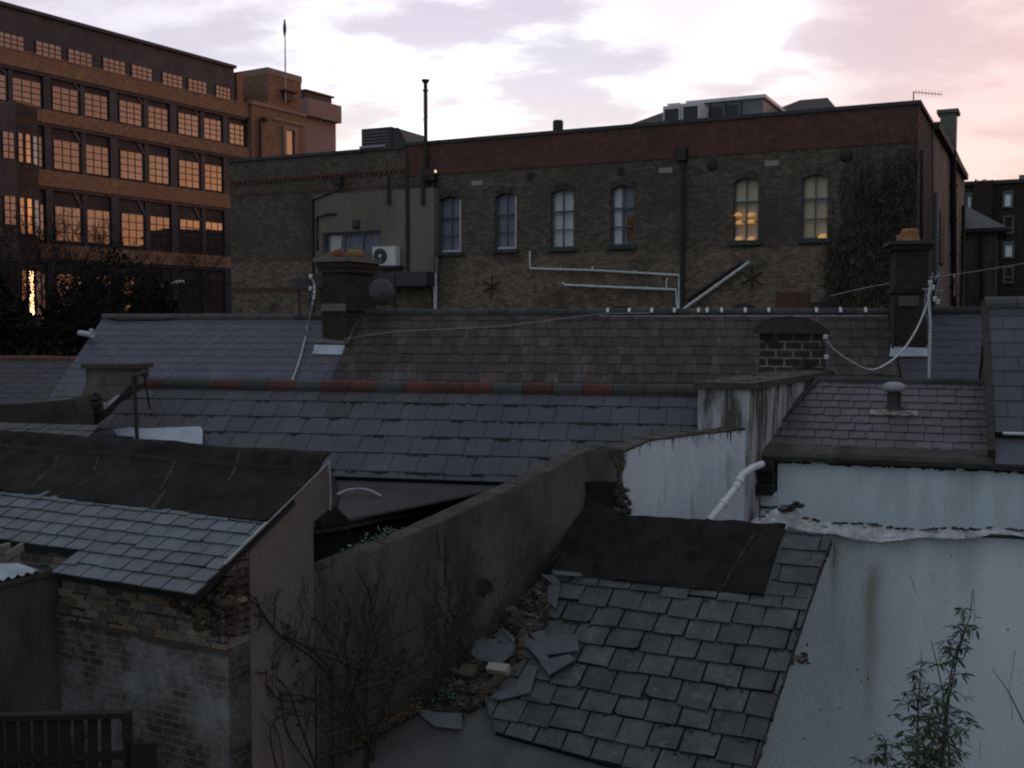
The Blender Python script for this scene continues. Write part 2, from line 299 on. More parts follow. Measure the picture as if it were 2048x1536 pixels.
M['chimney_brick_pale'] = mat('chimney_brick_pale', (0.050, 0.040, 0.032), (0.024, 0.021, 0.018), 2.0, brick=(0.30, 0.145), mortar=(0.19, 0.18, 0.16), msize=0.018, rough=0.95, bump=1.0, bscale=24, stain=(0.02, 0.018, 0.016), stain_scale=2.2, stain_lo=0.47, stain_hi=0.6)
M['concrete'] = mat('concrete', (0.16, 0.155, 0.14), (0.11, 0.105, 0.095), 2.0, rough=0.92, bump=0.3, bscale=30)
M['stone_pale'] = mat('stone_pale', (0.30, 0.28, 0.24), (0.24, 0.225, 0.195), 3.0, rough=0.9, bump=0.2)
M['sill'] = mat('sill', (0.055, 0.062, 0.060), (0.04, 0.045, 0.044), 2.0, rough=0.85, bump=0.2)
M['terracotta'] = mat('terracotta', (0.30, 0.085, 0.045), (0.22, 0.07, 0.042), 4.0, rough=0.85, bump=0.3)
M['ridge_mix'] = mat('ridge_mix', (0.30, 0.30, 0.30), (0.24, 0.24, 0.24), 4.0, rough=0.85, bump=0.35)
M['pot'] = mat('pot', (0.26, 0.145, 0.055), (0.19, 0.10, 0.04), 4.0, rough=0.8, bump=0.2)
M['iron'] = mat('iron', (0.016, 0.016, 0.018), (0.026, 0.022, 0.020), 3.0, rough=0.6, bump=0.1)
M['steel'] = mat('steel', (0.20, 0.20, 0.21), (0.14, 0.14, 0.15), 3.0, rough=0.5, bump=0.05)
M['pipe_white'] = mat('pipe_white', (0.55, 0.57, 0.60), (0.46, 0.48, 0.50), 5.0, rough=0.5, bump=0.05)
M['pipe_grey'] = mat('pipe_grey', (0.30, 0.31, 0.33), (0.22, 0.23, 0.25), 5.0, rough=0.6, bump=0.05)
M['white_metal'] = mat('white_metal', (0.62, 0.62, 0.62), (0.54, 0.54, 0.54), 3.0, rough=0.5, bump=0.0)
M['grey_metal'] = mat('grey_metal', (0.16, 0.165, 0.18), (0.12, 0.125, 0.135), 1.5, rough=0.55, bump=0.05)
M['dark_metal'] = mat('dark_metal', (0.045, 0.045, 0.055), (0.03, 0.03, 0.036), 1.5, rough=0.6, bump=0.05)
M['frame_grey'] = mat('frame_grey', (0.10, 0.115, 0.125), (0.08, 0.09, 0.10), 3.0, rough=0.6, bump=0.0)
M['frame_white'] = mat('frame_white', (0.50, 0.54, 0.56), (0.42, 0.45, 0.47), 3.0, rough=0.6, bump=0.0)
M['blind'] = mat('blind', (0.80, 0.84, 0.84), (0.72, 0.76, 0.78), 1.0, rough=0.8, bump=0.0)
M['blind_warm'] = mat('blind_warm', (0.80, 0.62, 0.42), (0.74, 0.66, 0.52), 1.0, rough=0.8, bump=0.0)  # warm light painted into the blind colour
M['room'] = mat('room', (0.30, 0.32, 0.42), (0.24, 0.26, 0.34), 1.0, rough=0.8, bump=0.0)
M['room_warm'] = mat('room_warm', (0.30, 0.12, 0.04), (0.10, 0.05, 0.02), 2.0, rough=0.8, bump=0.0)
M['wood_dark'] = mat('wood_dark', (0.010, 0.009, 0.0085), (0.006, 0.0055, 0.005), 5.0, rough=0.8, bump=0.3, stretch=(1, 1, 6))
M['timber'] = mat('timber', (0.16, 0.125, 0.075), (0.09, 0.07, 0.045), 8.0, rough=0.9, bump=0.5)
M['bark'] = mat('bark', (0.010, 0.009, 0.008), (0.007, 0.006, 0.005), 5.0, rough=0.95, bump=0.2)
M['stem_red'] = mat('stem_red', (0.036, 0.021, 0.018), (0.022, 0.015, 0.013), 8.0, rough=0.9, bump=0.1)
M['vine'] = mat('vine', (0.075, 0.064, 0.052), (0.034, 0.029, 0.024), 4.0, rough=0.95, bump=0.0)
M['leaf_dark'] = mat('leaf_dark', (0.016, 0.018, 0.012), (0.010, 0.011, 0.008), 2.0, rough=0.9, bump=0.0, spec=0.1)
M['leaf_green'] = mat('leaf_green', (0.085, 0.150, 0.095), (0.055, 0.100, 0.060), 9.0, rough=0.7, bump=0.0)
M['bamboo_leaf'] = mat('bamboo_leaf', (0.030, 0.052, 0.026), (0.018, 0.033, 0.017), 9.0, rough=0.65, bump=0.0)
M['bamboo_stem'] = mat('bamboo_stem', (0.04, 0.042, 0.026), (0.03, 0.03, 0.02), 9.0, rough=0.7, bump=0.0)
M['moss'] = mat('moss', (0.022, 0.026, 0.012), (0.014, 0.015, 0.009), 20.0, rough=0.98, bump=0.6)
M['rubble'] = mat('rubble', (0.088, 0.070, 0.050), (0.040, 0.034, 0.027), 9.0, rough=0.95, bump=0.8)
M['bitumen'] = mat('bitumen', (0.040, 0.037, 0.034), (0.015, 0.014, 0.014), 9.0, rough=0.8, bump=0.4, stain=(0.012, 0.011, 0.011), stain_scale=8.0, stain_lo=0.45, stain_hi=0.55)
M['earth'] = mat('earth', (0.030, 0.028, 0.024), (0.02, 0.019, 0.017), 1.0, rough=0.95, bump=0.3)
M['paving'] = mat('paving', (0.055, 0.053, 0.050), (0.038, 0.037, 0.035), 1.0, rough=0.9, bump=0.3)
M['plastic_pale'] = mat('plastic_pale', (0.40, 0.47, 0.54), (0.30, 0.35, 0.40), 3.0, rough=0.5, bump=0.3)
M['orange_dirty'] = mat('orange_dirty', (0.20, 0.075, 0.045), (0.12, 0.05, 0.035), 4.0, rough=0.85, bump=0.2)
M['office_glass'] = glass('office_glass', (0.03, 0.02, 0.02), 2.25, 0.02, 0.06)
M['house_glass'] = glass('house_glass', (0.05, 0.052, 0.06), 1.5, 0.05, 0.1, alpha=0.14)
M['lamp_glow'] = emis('lamp_glow', (1.0, 0.55, 0.18), 0.22)
M['spot_glow'] = emis('spot_glow', (1.0, 0.62, 0.35), 1.2)
# ================================================================== geometry utilities
def area2(p): return sum(p[i][0] * p[(i + 1) % len(p)][1] - p[(i + 1) % len(p)][0] * p[i][1] for i in range(len(p)))
def clip(poly, conv):
    if area2(conv) < 0: conv = conv[::-1]
    out = list(poly)
    for i in range(len(conv)):
        a, b = conv[i], conv[(i + 1) % len(conv)]
        f = lambda p: (b[0] - a[0]) * (p[1] - a[1]) - (b[1] - a[1]) * (p[0] - a[0])
        inp, out = out, []
        for j in range(len(inp)):
            p, q = inp[j], inp[(j + 1) % len(inp)]; fp, fq = f(p), f(q)
            if fp >= 0: out.append(p)
            if (fp >= 0) != (fq >= 0):
                t = fp / (fp - fq); out.append((p[0] + (q[0] - p[0]) * t, p[1] + (q[1] - p[1]) * t))
        if not out: return []
    return out
def tn(lo=0.8, hi=1.18):
    g = R.uniform(lo, hi); return (g * R.uniform(.98, 1.03), g, g * R.uniform(.97, 1.04))
def slates(mb, rf, polys, expo, width, th=0.008, gap=0.004, jit=0.006, rnd=0.08, tone=tn, skip=None, lift=0.0, under=0.25, slip=0.0, chip=0.0, rough=0.0):
    for poly in polys:
        smin, smax = min(p[0] for p in poly), max(p[0] for p in poly); dmin, dmax = min(p[1] for p in poly), max(p[1] for p in poly)
        mb.prism([rf.p(a, d, lift - 0.012) for a, d in poly], rf.H * -0.06, under)
        r = math.floor(dmin / expo)
        while r * expo < dmax:
            RR = random.Random(r * 7919 + 13)
            d0 = r * expo; a = math.floor(smin / width) * width - width * (1 + (r % 2) * 0.5) + RR.uniform(-.04, .04) * width
            while a < smax:
                w = width * (1 + R.uniform(-rnd, rnd)); j = R.uniform(-jit, jit)
                if R.random() < slip: j += R.uniform(0.01, 0.035)
                c = [(a + gap, d0), (a + w - gap, d0), (a + w - gap + R.uniform(-rough, rough), d0 + expo + j + R.uniform(-rough, rough)), (a + gap + R.uniform(-rough, rough), d0 + expo + j + R.uniform(-rough, rough))]
                if chip and R.random() < chip:
                    q = R.uniform(.15, .45); k = R.choice((0, 1)); e = c[3 if k else 2]; o = c[2 if k else 3]
                    cut = [(e[0] + (o[0] - e[0]) * q * .5, e[1]), (e[0], e[1] - expo * q * .4)]
                    c = c[:2] + ([c[2]] + cut if k else cut[::-1] + [c[3]])
                q = clip(c, poly)
                mid = (a + w / 2, d0 + expo / 2); a += w
                if len(q) < 3 or abs(area2(q)) < 0.002 or (skip and skip(*mid)): continue
                til = R.uniform(0, 0.006) * (1 + 40 * rough)
                top = [rf.p(x, y, lift + 0.002 + th * (y - d0) / expo + til * ((x - q[0][0]) / width)) for x, y in q]
                bot = [p - rf.H * (0.010 + th * .5) for p in top]
                t = tone()
                n = len(q); nn = (top[1] - top[0]).cross(top[2] - top[0])
                if nn.dot(rf.H) < 0: top = top[::-1]; bot = bot[::-1]
                mb.face(top, t)
                for i in range(n): mb.face([top[(i + 1) % n], top[i], bot[i], bot[(i + 1) % n]], tuple(x * .8 for x in t) if isinstance(t, tuple) else t * .8)
            r += 1
def ridge(mb, rf, s0, s1, L, r, tones, drop=0.25, seg=7):
    a = s0; i = 0
    while a < s1:
        b = min(a + L * R.uniform(.97, 1.03), s1); t = tones(i); i += 1; rr = r * R.uniform(.97, 1.04); lo = R.uniform(-.006, .006)
        ring = lambda s_, k: [rf.O + rf.U * s_ + rf.Nh * (math.cos(math.pi * (-0.12 + 1.24 * j / seg)) * k) + ZV * (math.sin(math.pi * (-0.12 + 1.24 * j / seg)) * k - drop * r + lo) for j in range(seg + 1)]
        A, B = ring(a + .006, rr), ring(b - .004, rr * .985)
        for j in range(seg): mb.face([A[j + 1], A[j], B[j], B[j + 1]], t)
        mb.face(A[::-1], t); mb.face(B, t); a = b
def shell(parent, rf, s0, s1, run, back, wall, roofm, inset=0.12, base=0.0, name='wall'):
    """walls and rear roof slope under a front slope of horizontal run `run`"""
    z = rf.O.z; ta = math.tan(rf.al)
    P = lambda s, n, zz: Vector((rf.O.x, rf.O.y, 0)) + rf.U * s + rf.Nh * n + ZV * zz
    m = MB(); f = run - inset
    m.prism([P(s0, 0, z - .14), P(s0, f, z - f * ta - .14), P(s0, f, base), P(s0, -back + inset, base), P(s0, -back + inset, z - (back - inset) * ta - .14)], rf.U * (s1 - s0))
    m.build(name, wall, parent)
    m = MB(); m.prism([P(s0 - .03, -.02, z - .0), P(s0 - .03, -back, z - back * ta), P(s0 - .03, -back, z - back * ta - .08), P(s0 - .03, -.02, z - .08)], rf.U * (s1 - s0 + .06)); m.build('rear_slope', roofm, parent)
def wall_holes(mb, fr, s0, s1, z0, z1, holes, th, n=0.0, tone=1.0):
    ss = sorted({s0, s1} | {x for h in holes for x in h[:2] if s0 < x < s1}); zs = sorted({z0, z1} | {x for h in holes for x in h[2:] if z0 < x < z1})
    for i in range(len(ss) - 1):
        for j in range(len(zs) - 1):
            cs, cz = (ss[i] + ss[i + 1]) / 2, (zs[j] + zs[j + 1]) / 2
            if any(h[0] < cs < h[1] and h[2] < cz < h[3] for h in holes): continue
            mb.face([fr.p(ss[i], zs[j], n), fr.p(ss[i + 1], zs[j], n), fr.p(ss[i + 1], zs[j + 1], n), fr.p(ss[i], zs[j + 1], n)], tone)
    for a, b, c, d in holes:
        for q in ([(a, c), (a, d)], [(b, d), (b, c)], [(a, d), (b, d)], [(b, c), (a, c)]):
            (p0, z_0), (p1, z_1) = q; mb.face([fr.p(p0, z_0, n), fr.p(p1, z_1, n), fr.p(p1, z_1, n - th), fr.p(p0, z_0, n - th)], tone)
def arch(mb, fr, a, b, z0, z1, th, n=0.0, seg=8, tone=1.0):
    """fills the corners above a segmental arch springing at z0 with its crown just under z1"""
    c = (a + b) / 2; w = (b - a) / 2
    zf = lambda x: z0 + (z1 - z0 - .01) * (1 - ((x - c) / w) ** 2)
    for i in range(seg):
        x0 = a + (b - a) * i / seg; x1 = a + (b - a) * (i + 1) / seg
        mb.prism([fr.p(x0, zf(x0), n), fr.p(x1, zf(x1), n), fr.p(x1, z1, n), fr.p(x0, z1, n)], fr.N * -th, tone)
    k = 9
    for i in range(k):
        x0 = a - .04 + (b - a + .08) * i / k; x1 = a - .04 + (b - a + .08) * (i + 1) / k; g = R.uniform(.5, .95)
        e = lambda x: zf(min(max(x, a), b))
        mb.prism([fr.p(x0 + .006, e(x0) + .002, n + .006), fr.p(x1 - .006, e(x1) + .002, n + .006), fr.p(x1 + (x1 - c) * .12, e(x1) + .22, n + .006), fr.p(x0 + (x0 - c) * .12, e(x0) + .22, n + .006)], fr.N * -.02, g)
def rect(fr, u0, v0, u1, v1, off=0):
    um, vm = (u0 + u1) / 2, (v0 + v1) / 2
    return (fr.st(u0, vm, off)[0], fr.st(u1, vm, off)[0], fr.st(um, v1, off)[1], fr.st(um, v0, off)[1])
def pxpoly(fr, pts, off=0): return [fr.hit(u, v, off) for u, v in pts]
def pxprism(mb, fr, pts, n0, n1, tone=1.0):
    mb.prism([fr.hit(u, v, n0) for u, v in pts], fr.N * (n1 - n0), tone)
def bars(mb, fr, a, b, c, d, n, nx, nz_, w=0.03, dp=0.03):
    for i in range(1, nx): x = a + (b - a) * i / nx; mb.box(fr, x - w / 2, x + w / 2, c, d, n, n + dp)
    for i in range(1, nz_): z = c + (d - c) * i / nz_; mb.box(fr, a, b, z - w / 2, z + w / 2, n, n + dp + .004)
def border(mb, fr, a, b, c, d, n0, n1, w):
    mb.box(fr, a, b, d - w, d, n0, n1); mb.box(fr, a, b, c, c + w, n0, n1); mb.box(fr, a, a + w, c + w, d - w, n0, n1); mb.box(fr, b - w, b, c + w, d - w, n0, n1)

# ================================================================== ground
m = MB(); m.face([(-900, -60, 0), (900, -60, 0), (900, 1500, 0), (-900, 1500, 0)]); g = m.build('ground', M['earth']); struct(g)
m = MB(); m.face([(-7, 2, .004), (7, 2, .004), (7, 11, .004), (-7, 11, .004)]); g = m.build('yard_paving', M['paving']); struct(g)

# ================================================================== big office building
OF = Fr(at(340, 645, 77), 30.9, True)
zc = lambda v, u=340: OF.st(u, v)[1]
us = lambda u, off=0, v=300: OF.st(u, v, off)[0]
ofc = thing('office_building', OF.p(0, 0), 'long brick office block with dark gridded windows glowing orange behind the bare trees', 'office building')
m = MB(); sE = us(500)
m.box(OF, -50, sE, 0, zc(172), -16, -.26); m.build('wall', M['office_panel'], ofc)
m = MB(); m.box(OF, -50, us(470, -.5), zc(172), zc(98), -15, -.5); m.build('attic_wall', M['office_dark'], ofc)
m = MB(); m.box(OF, -50.2, us(470, -.5) + .1, zc(98), zc(98) + .22, -15.2, -.3); m.build('roof_edge', M['office_dark'], ofc)
for v0, v1 in ((173, 201), (266, 289), (373, 402), (505, 530)):
    m = MB(); m.box(OF, -50, sE, zc(v1), zc(v0), -.6, 0); m.build('brick_band', M['office_brick'], ofc)
m = MB(); m.box(OF, -50, sE, zc(173), zc(171), -.7, .04); m.build('coping', M['office_stone'], ofc)
for (v0, v1) in ((289, 314), (402, 434), (201, 218), (530, 552)):
    m = MB(); m.box(OF, -50, sE, zc(v0 + 6), zc(v0), -.5, -.08); m.build('lintel', M['office_dark'], ofc)
piers = [(92, 106), (223, 238), (343, 356), (449, 460), (-52, -38), (-215, -200), (-390, -374)]
cols = [(108, 159), (171, 220), (241, 285), (297, 339), (358, 398), (408, 447), (28, 85), (-34, 16), (-112, -60), (-190, -125), (-280, -230), (-365, -300)]
rows = [(218, 263), (314, 369), (434, 498), (556, 640)]
pm = {}
for (a, b) in piers:
    m = MB(); m.box(OF, us(a), us(b), 0, zc(201), -.27, -.10); m.build('pier', M['office_dark'], ofc)
for i in (0, 2, 4, 6, 8, 10):
    m = MB()
    for (v0, v1) in ((201, 266), (289, 373), (402, 505), (530, 690)): m.box(OF, us(cols[i][1] if cols[i][0] < cols[i + 1][0] else cols[i + 1][1], -.3) + .05, us(cols[i + 1][0] if cols[i][0] < cols[i + 1][0] else cols[i][0], -.3) - .05, max(0, zc(v1)), zc(v0), -.27, -.17)
    m.build('mullion', M['office_dark'], ofc)
    for (v0, v1) in ((201, 218), (289, 314), (402, 434)):
        m = MB(); x = us(max(cols[i][0], cols[i + 1][0]) - 6); m.prism([OF.p(x - .75, zc(v0), -.18), OF.p(x - .5, zc(v0), -.18), OF.p(x + .1, zc(v1), -.18), OF.p(x - .1, zc(v1), -.18)], OF.N * -.04); m.build('stay', M['dark_metal'], ofc)
def office_window(fr, a, b, c, d, n, nx=3, nz_=4, par=None, dp=.04):
    m = MB(); border(m, fr, a, b, c, d, n, n + .02 + dp, .05); w = m.build('window', M['office_dark'], par or ofc)
    m = MB(); m.face([fr.p(a + .04, c + .04, n + .015), fr.p(b - .04, c + .04, n + .015), fr.p(b - .04, d - .04, n + .015), fr.p(a + .04, d - .04, n + .015)]); m.build('pane', M['office_glass'], w)
    m = MB(); bars(m, fr, a + .06, b - .06, c + .06, d - .06, n + .017, nx, nz_, .055, .02); m.build('glazing_bar', M['office_dark'], w)
for ri, (v0, v1) in enumerate(rows):
    for (a, b) in cols + ([(460, 492)] if ri == 0 else []):
        office_window(OF, us(a, -.2) - .04, us(b, -.2) + .04, zc(v1), zc(v0), -.255, 3, (3, 4, 4, 4)[ri] + (ri == 0))
for a, b in ((0, 55), (76, 129), (140, 190), (209, 256), (266, 309), (327, 369), (378, 417), (433, 464), (-60, -8), (-140, -80), (-210, -152)):
    office_window(OF, us(a, -.45), us(b, -.45), zc(170), zc(142), -.49, 4, 3)
# projecting glazed bay with a faceted corner
bm = MB(); p0 = OF.hit(42, 645, 2.2); f0 = Fr(p0, 30.9, True)
ztop = f0.st(42, 212)[1]
bm.box(f0, -22, 0, 0, ztop, -2.6, 0); bm.build('bay_wall', M['office_dark'], ofc)
def lineray(p, yaw, u):
    k = (u - 1024) / FPX; s, c = math.sin(math.radians(yaw)), math.cos(math.radians(yaw)); t = (k * p.y - p.x) / (s - k * c); return Vector((p.x + s * t, p.y + c * t, 0)), t
cur = Vector((p0.x, p0.y, 0)); ring = [cur]
for (u, yaw) in ((58, 26.5), (73, 23.3), (86, 6)):
    nxt, L = lineray(cur, yaw, u); ff = Fr(cur, yaw, True); 
    m = MB(); m.box(ff, 0, L, 0, ztop + .3, -.5, 0); m.build('bay_brick', M['office_brick'], ofc)
    for v0, v1 in ((268, 328), (396, 470), (540, 632)):
        office_window(ff, .05, L - .03, ff.st(60, v1)[1], ff.st(60, v0)[1], .01, 1, 4)
    cur = nxt; ring.append(cur)
ring += [cur + OF.N * -3.2, ring[0] + OF.N * -3.2]
m = MB(); m.prism([Vector((p.x, p.y, .1)) for p in ring], ZV * (ztop + .05)); m.build('bay_core', M['office_dark'], ofc)
for v0, v1 in ((262, 318), (390, 450), (520, 590)):
    for a, b in ((4, 30), (-40, -5), (-90, -50)):
        office_window(f0, f0.st(a, 300)[0], f0.st(b, 300)[0], f0.st(15, v1)[1], f0.st(15, v0)[1], .01, 2, 4)
# stair tower
m = MB(); m.box(OF, us(500), us(607), 0, zc(212, 530), -10, .2); m.build('stair_tower', M['office_brick'], ofc)
m = MB(); m.box(OF, us(535), us(602), zc(212, 530), zc(158, 570), -3.6, .1); m.build('tower_top', M['office_brick'], ofc)
m = MB(); m.box(OF, us(534.5), us(602.5), zc(158, 570), zc(145, 570), -3.65, .15); m.box(OF, us(498), us(608), zc(213, 530) - .12, zc(212, 530) + .12, -.1, .32); m.box(OF, us(541), us(605), zc(248, 590) - .1, zc(248, 590) + .1, .2, .3); m.build('cornice', M['office_stone'], ofc)
m = MB(); m.box(OF, us(470, -1.0), us(501), zc(172), zc(141, 485), -12, -.7); m.build('attic_end', M['office_brick'], ofc)
a, b, c, d = rect(OF, 565, 262, 583, 312); fw = MB(); border(fw, OF, a - .25, b + .25, c - .2, d + .3, .2, .42, .28); fw = fw.build('window', M['office_stone'], ofc)
m = MB(); m.box(OF, a, b, c, d, .21, .25); m.build('pane', M['office_glass'], fw)
m = MB(); m.tube([OF.hit(521, 238, .45), OF.hit(521, 330, .45)], .14); m.box(OF, us(518), us(526), zc(243, 521), zc(236, 521), .2, .7); m.build('downpipe', M['iron'], ofc)
m = MB(); x0, x1 = us(611, -4), us(672, -4); m.box(OF, x0, x1, 0, OF.st(640, 226, -4)[1], -12, -4); m.build('rear_block', M['office_stone'], ofc)
m = MB(); zt = OF.st(640, 222, -4)[1]; m.box(OF, x0 - .2, x1 + .2, zt - .75, zt + .75, -12.5, -3.5); m.build('cornice', M['office_stone'], ofc)
m = MB(); m.box(OF, x0 + .2, x1 - .3, zt + .75, OF.st(635, 187, -4)[1], -11, -4.2); m.box(OF, x0 + .1, x1 - .1, OF.st(635, 187, -4)[1], OF.st(635, 184, -4)[1], -11.2, -4); m.build('plant_screen', M['office_dark'], ofc)
fp = thing('flagpole', OF.hit(570, 206, .5), 'thin pale flagpole with a furled dark flag on the brick stair tower', 'flagpole')
q0, q1 = OF.hit(571, 206, .5), OF.hit(570, 46, .5)
m = MB(); m.tube([q0, q1], .07, 6, .04); m.build('pole', M['pipe_grey'], fp)
m = MB(); m.lathe(OF.hit(569.5, 73, .5), [(.05, 0), (.11, .3), (.14, .6), (.09, 1.0), (.05, 1.3)], 8); m.build('flag', M['dark_metal'], fp)
m = MB(); a = OF.st(571, 195)[0]; m.box(OF, a - .7, a + .7, zc(186, 571), zc(183, 571), .1, .7); m.box(OF, a - .35, a + .35, zc(203, 571), zc(186, 571), .1, .45); m.build('bracket', M['iron'], fp)

bb = thing('brick_block', (6, 90, 0), 'plain brick block behind the hall, seen only mirrored in the office windows', 'building')  # added out of view to darken what the lower office windows mirror
m = MB(); b0 = Fr((6, 80), 0); m.prism([(1, 81.8, 0), (12, 81.8, 0), (12, 101, 0), (1, 101, 0)], (0, 0, 15.3)); m.prism([(1.5, 80.3, 0), (9, 80.3, 0), (9, 81.79, 0), (1.5, 81.79, 0)], (0, 0, 14.2)); m.build('wall', M['stock_brick'], bb)
m = MB(); m.prism([(.8, 81.6, 15.3), (12.2, 81.6, 15.3), (12.2, 101.2, 15.3), (.8, 101.2, 15.3)], (0, 0, .3)); m.build('roof', M['slate_grey'], bb)
for y_ in (80.6,):
    m = MB(); m.prism([(2, y_, 14.2), (2.8, y_, 14.2), (2.8, y_ + .7, 14.2), (2, y_ + .7, 14.2)], (0, 0, 1.3)); m.build('chimney', M['stock_brick'], bb)

# ================================================================== dark brick hall across the middle
BF = Fr(at(1490, 645, 36), 26)
bs = lambda u, v=400, off=0: BF.st(u, v, off)[0]
bz = lambda u, v, off=0: BF.st(u, v, off)[1]
hall = thing('brick_hall', BF.p(0, 0), 'long dark brick hall with six arched windows and a red brick parapet', 'building')
sL, sR, sM = bs(460), bs(1834), bs(813); zt = bz(870, 289); zr = bz(870, 349); zs_ = HC + 2.42
wins = [(878, 392, 922, 504), (990, 385, 1033, 498), (1101, 378, 1147, 495), (1221, 370, 1268, 490), (1466, 355, 1517, 482), (1603, 348, 1656, 477)]
H_ = []
for w in wins: H_.append(rect(BF, *w))
m = MB(); wall_holes(m, BF, sL, sR, zs_, zt, H_, .22)
for a, b, c, d in H_: arch(m, BF, a, b, d - .16, d, .2)
m.box(BF, sL, sR, 0, zt - .3, -11, -.9)          # body behind the rooms
m.face([BF.p(sL, zs_, 0), BF.p(sL, zt, 0), BF.p(sL, zt, -11), BF.p(sL, zs_, -11)]); m.build('wall', M['stock_brick'], hall)
m = MB(); m.box(BF, sL, sR, 0, zs_, -.89, 0); m.build('lower_wall', M['stock_brick_low'], hall)
m = MB(); m.box(BF, sM, sR + .01, zr, zt + .02, -.3, .03); m.build('parapet', M['red_brick'], hall)
m = MB(); m.box(BF, sM - .02, sR + .06, zt + .02, zt + .14, -.4, .09); m.box(BF, sL - .03, sM - .02, zt - .06, zt + .05, -.4, .07); m.build('coping', M['sill'], hall)
m = MB()
zd = bz(640, 350)
m.box(BF, sL - .01, sM, zd - .06, zd + .04, 0, .06)
k = sL
while k < sM: m.box(BF, k, k + .11, zd - .17, zd - .06, 0, .05); k += .225
m.box(BF, sL - .01, sM, bz(620, 381) - .04, bz(620, 381) + .04, 0, .025); m.box(BF, sL - .01, bs(625, 570), bz(520, 580) - .09, bz(520, 580) + .09, 0, .02)
m.build('string_course', M['red_brick'], hall)
for u0, v0, u1, v1 in ((943, 361, 966, 371), (1318, 335, 1345, 346), (1530, 321, 1558, 332)):
    a, b, c, d = rect(BF, u0, v0, u1, v1); m = MB(); m.box(BF, a, b, c, d, 0, .015); m.build('stone_block', M['stone_pale'], hall)
# windows
for i, (a, b, c, d) in enumerate(H_):
    m = MB(); border(m, BF, a, b, c, d, -.20, -.12, .05); zm = c + (d - c) * .62; m.box(BF, a + .05, b - .05, zm - .03, zm + .03, -.2, -.10)
    m.box(BF, a + .05, b - .05, c + (d - c) * .30, c + (d - c) * .30 + .035, -.2, -.12); m.box(BF, (a + b) / 2 - .02, (a + b) / 2 + .02, c + .05, d - .05, -.2, -.121)
    w = m.build('window', M['frame_grey'], hall)
    m = MB(); m.face([BF.p(a, c, -.17), BF.p(b, c, -.17), BF.p(b, d, -.17), BF.p(a, d, -.17)]); m.build('pane', M['house_glass'], w)
    m = MB(); m.box(BF, a - .09, b + .09, c - .14, c - .005, -.1, .12); m.build('sill', M['sill'], w)
    if i in (0, 1): 
        m = MB(); m.box(BF, b - .07, b - .004, c, d - .1, -.11, -.03); m.box(BF, a + .1, b - .07, c, c + .07, -.11, -.05); m.build('reveal', M['frame_white'], w)
    m = MB(); m.box(BF, a - .3, b + .3, c - .2, d + .2, -.34, -.28); m.build('curtain', M[('room', 'room', 'blind', 'room', 'blind_warm', 'blind_warm')[i]], w)
    if i == 3:
        m = MB(); m.box(BF, a + .05, a + .32, c, d, -.27, -.26); m.build('blind', M['blind'], w)
        m = MB(); m.box(BF, a + .5, b - .05, c + .15, c + (d - c) * .5, -.27, -.26); m.build('shutter', M['room_warm'], w)
        m = MB(); m.box(BF, b - .28, b - .05, c + .06, c + .24, -.22, -.20); tag(m.build('cardboard_box', M['timber']), 'small tan cardboard box standing inside the fourth arched window', 'box')
glints = [(1476, 430, 4), (1503, 430, 4), (1479, 446, 4), (1503, 444, 4), (1478, 478, 4), (1503, 478, 4), (1648, 474, 5)]  # glowing shapes stand in for warm reflections in the panes
LL = ['globe lamp high on the outer side inside the fifth arched window', 'globe lamp high beside the frame inside the fifth arched window', 'globe lamp at mid height, outer pane of the fifth arched window', 'globe lamp at mid height, inner pane of the fifth arched window', 'globe lamp low over the sill, outer pane of the fifth arched window', 'globe lamp low over the sill, inner pane of the fifth arched window', 'globe lamp low in the corner of the sixth arched window']
for k, (u, v, wi) in enumerate(glints):
    p = BF.hit(u, v, -.21); r = .15 if k != 6 else .2
    m = MB(); m.lathe(p, [(r * .9, -r * .32), (r, -r * .1), (r * .85, r * .2), (r * .5, r * .45), (.02, r * .52)], 12); t = m.build('globe_lamp', M['lamp_glow']); tag(t, 'glowing amber ' + LL[k], 'lamp', 'lamps glowing behind the arched windows')
# dark plates for the recessed low windows, vents, pattress plates
for u0, u1, v in ((1102, 1146, 614), (1219, 1268, 612), (1461, 1514, 609), (1612, 1662, 604)):
    a, b = bs(u0, 620), bs(u1, 620); z = bz((u0 + u1) / 2, v); m = MB()
    m.prism([BF.p(a, z - 1.6, .004), BF.p(b, z - 1.6, .004), BF.p(b, z - .15, .004), BF.p((a + b) / 2 + .25, z, .004), BF.p((a + b) / 2 - .25, z, .004), BF.p(a, z - .15, .004)], BF.N * .012); m.build('blocked_opening', M['iron'], hall)  # raised dark plate stands for the dark recess of a low window
m = MB()
for u0, v0, u1, v1 in ((1235, 334, 1249, 349), (1054, 346, 1068, 358)):
    a, b, c, d = rect(BF, u0, v0, u1, v1); m.box(BF, a, b, c, d, 0, .03); bars(m, BF, a, b, c, d, .03, 4, 1, .02, .02)
m.build('air_vent', M['iron'], hall)
for u, v in ((1425, 329), (1692, 311)):
    m = MB(); m.lathe(BF.hit(u, v, 0), [(.21, 0), (.21, .03), (.1, .06), (.03, .07)], 14, ax=BF.N); m.build('pattress_plate', M['mortar_dark'], hall)
for u, v in ((983, 573), (1503, 556)):
    m = MB(); c0 = BF.hit(u, v, .03)
    for k in range(3):
        an = math.pi * k / 3 + .5; dd = BF.U * math.cos(an) + ZV * math.sin(an); m.tube([c0 - dd * .38, c0 - dd * .12, c0 + dd * .12, c0 + dd * .38], .028, 6)
    m.build('pattress_star', M['mortar_dark'], hall)
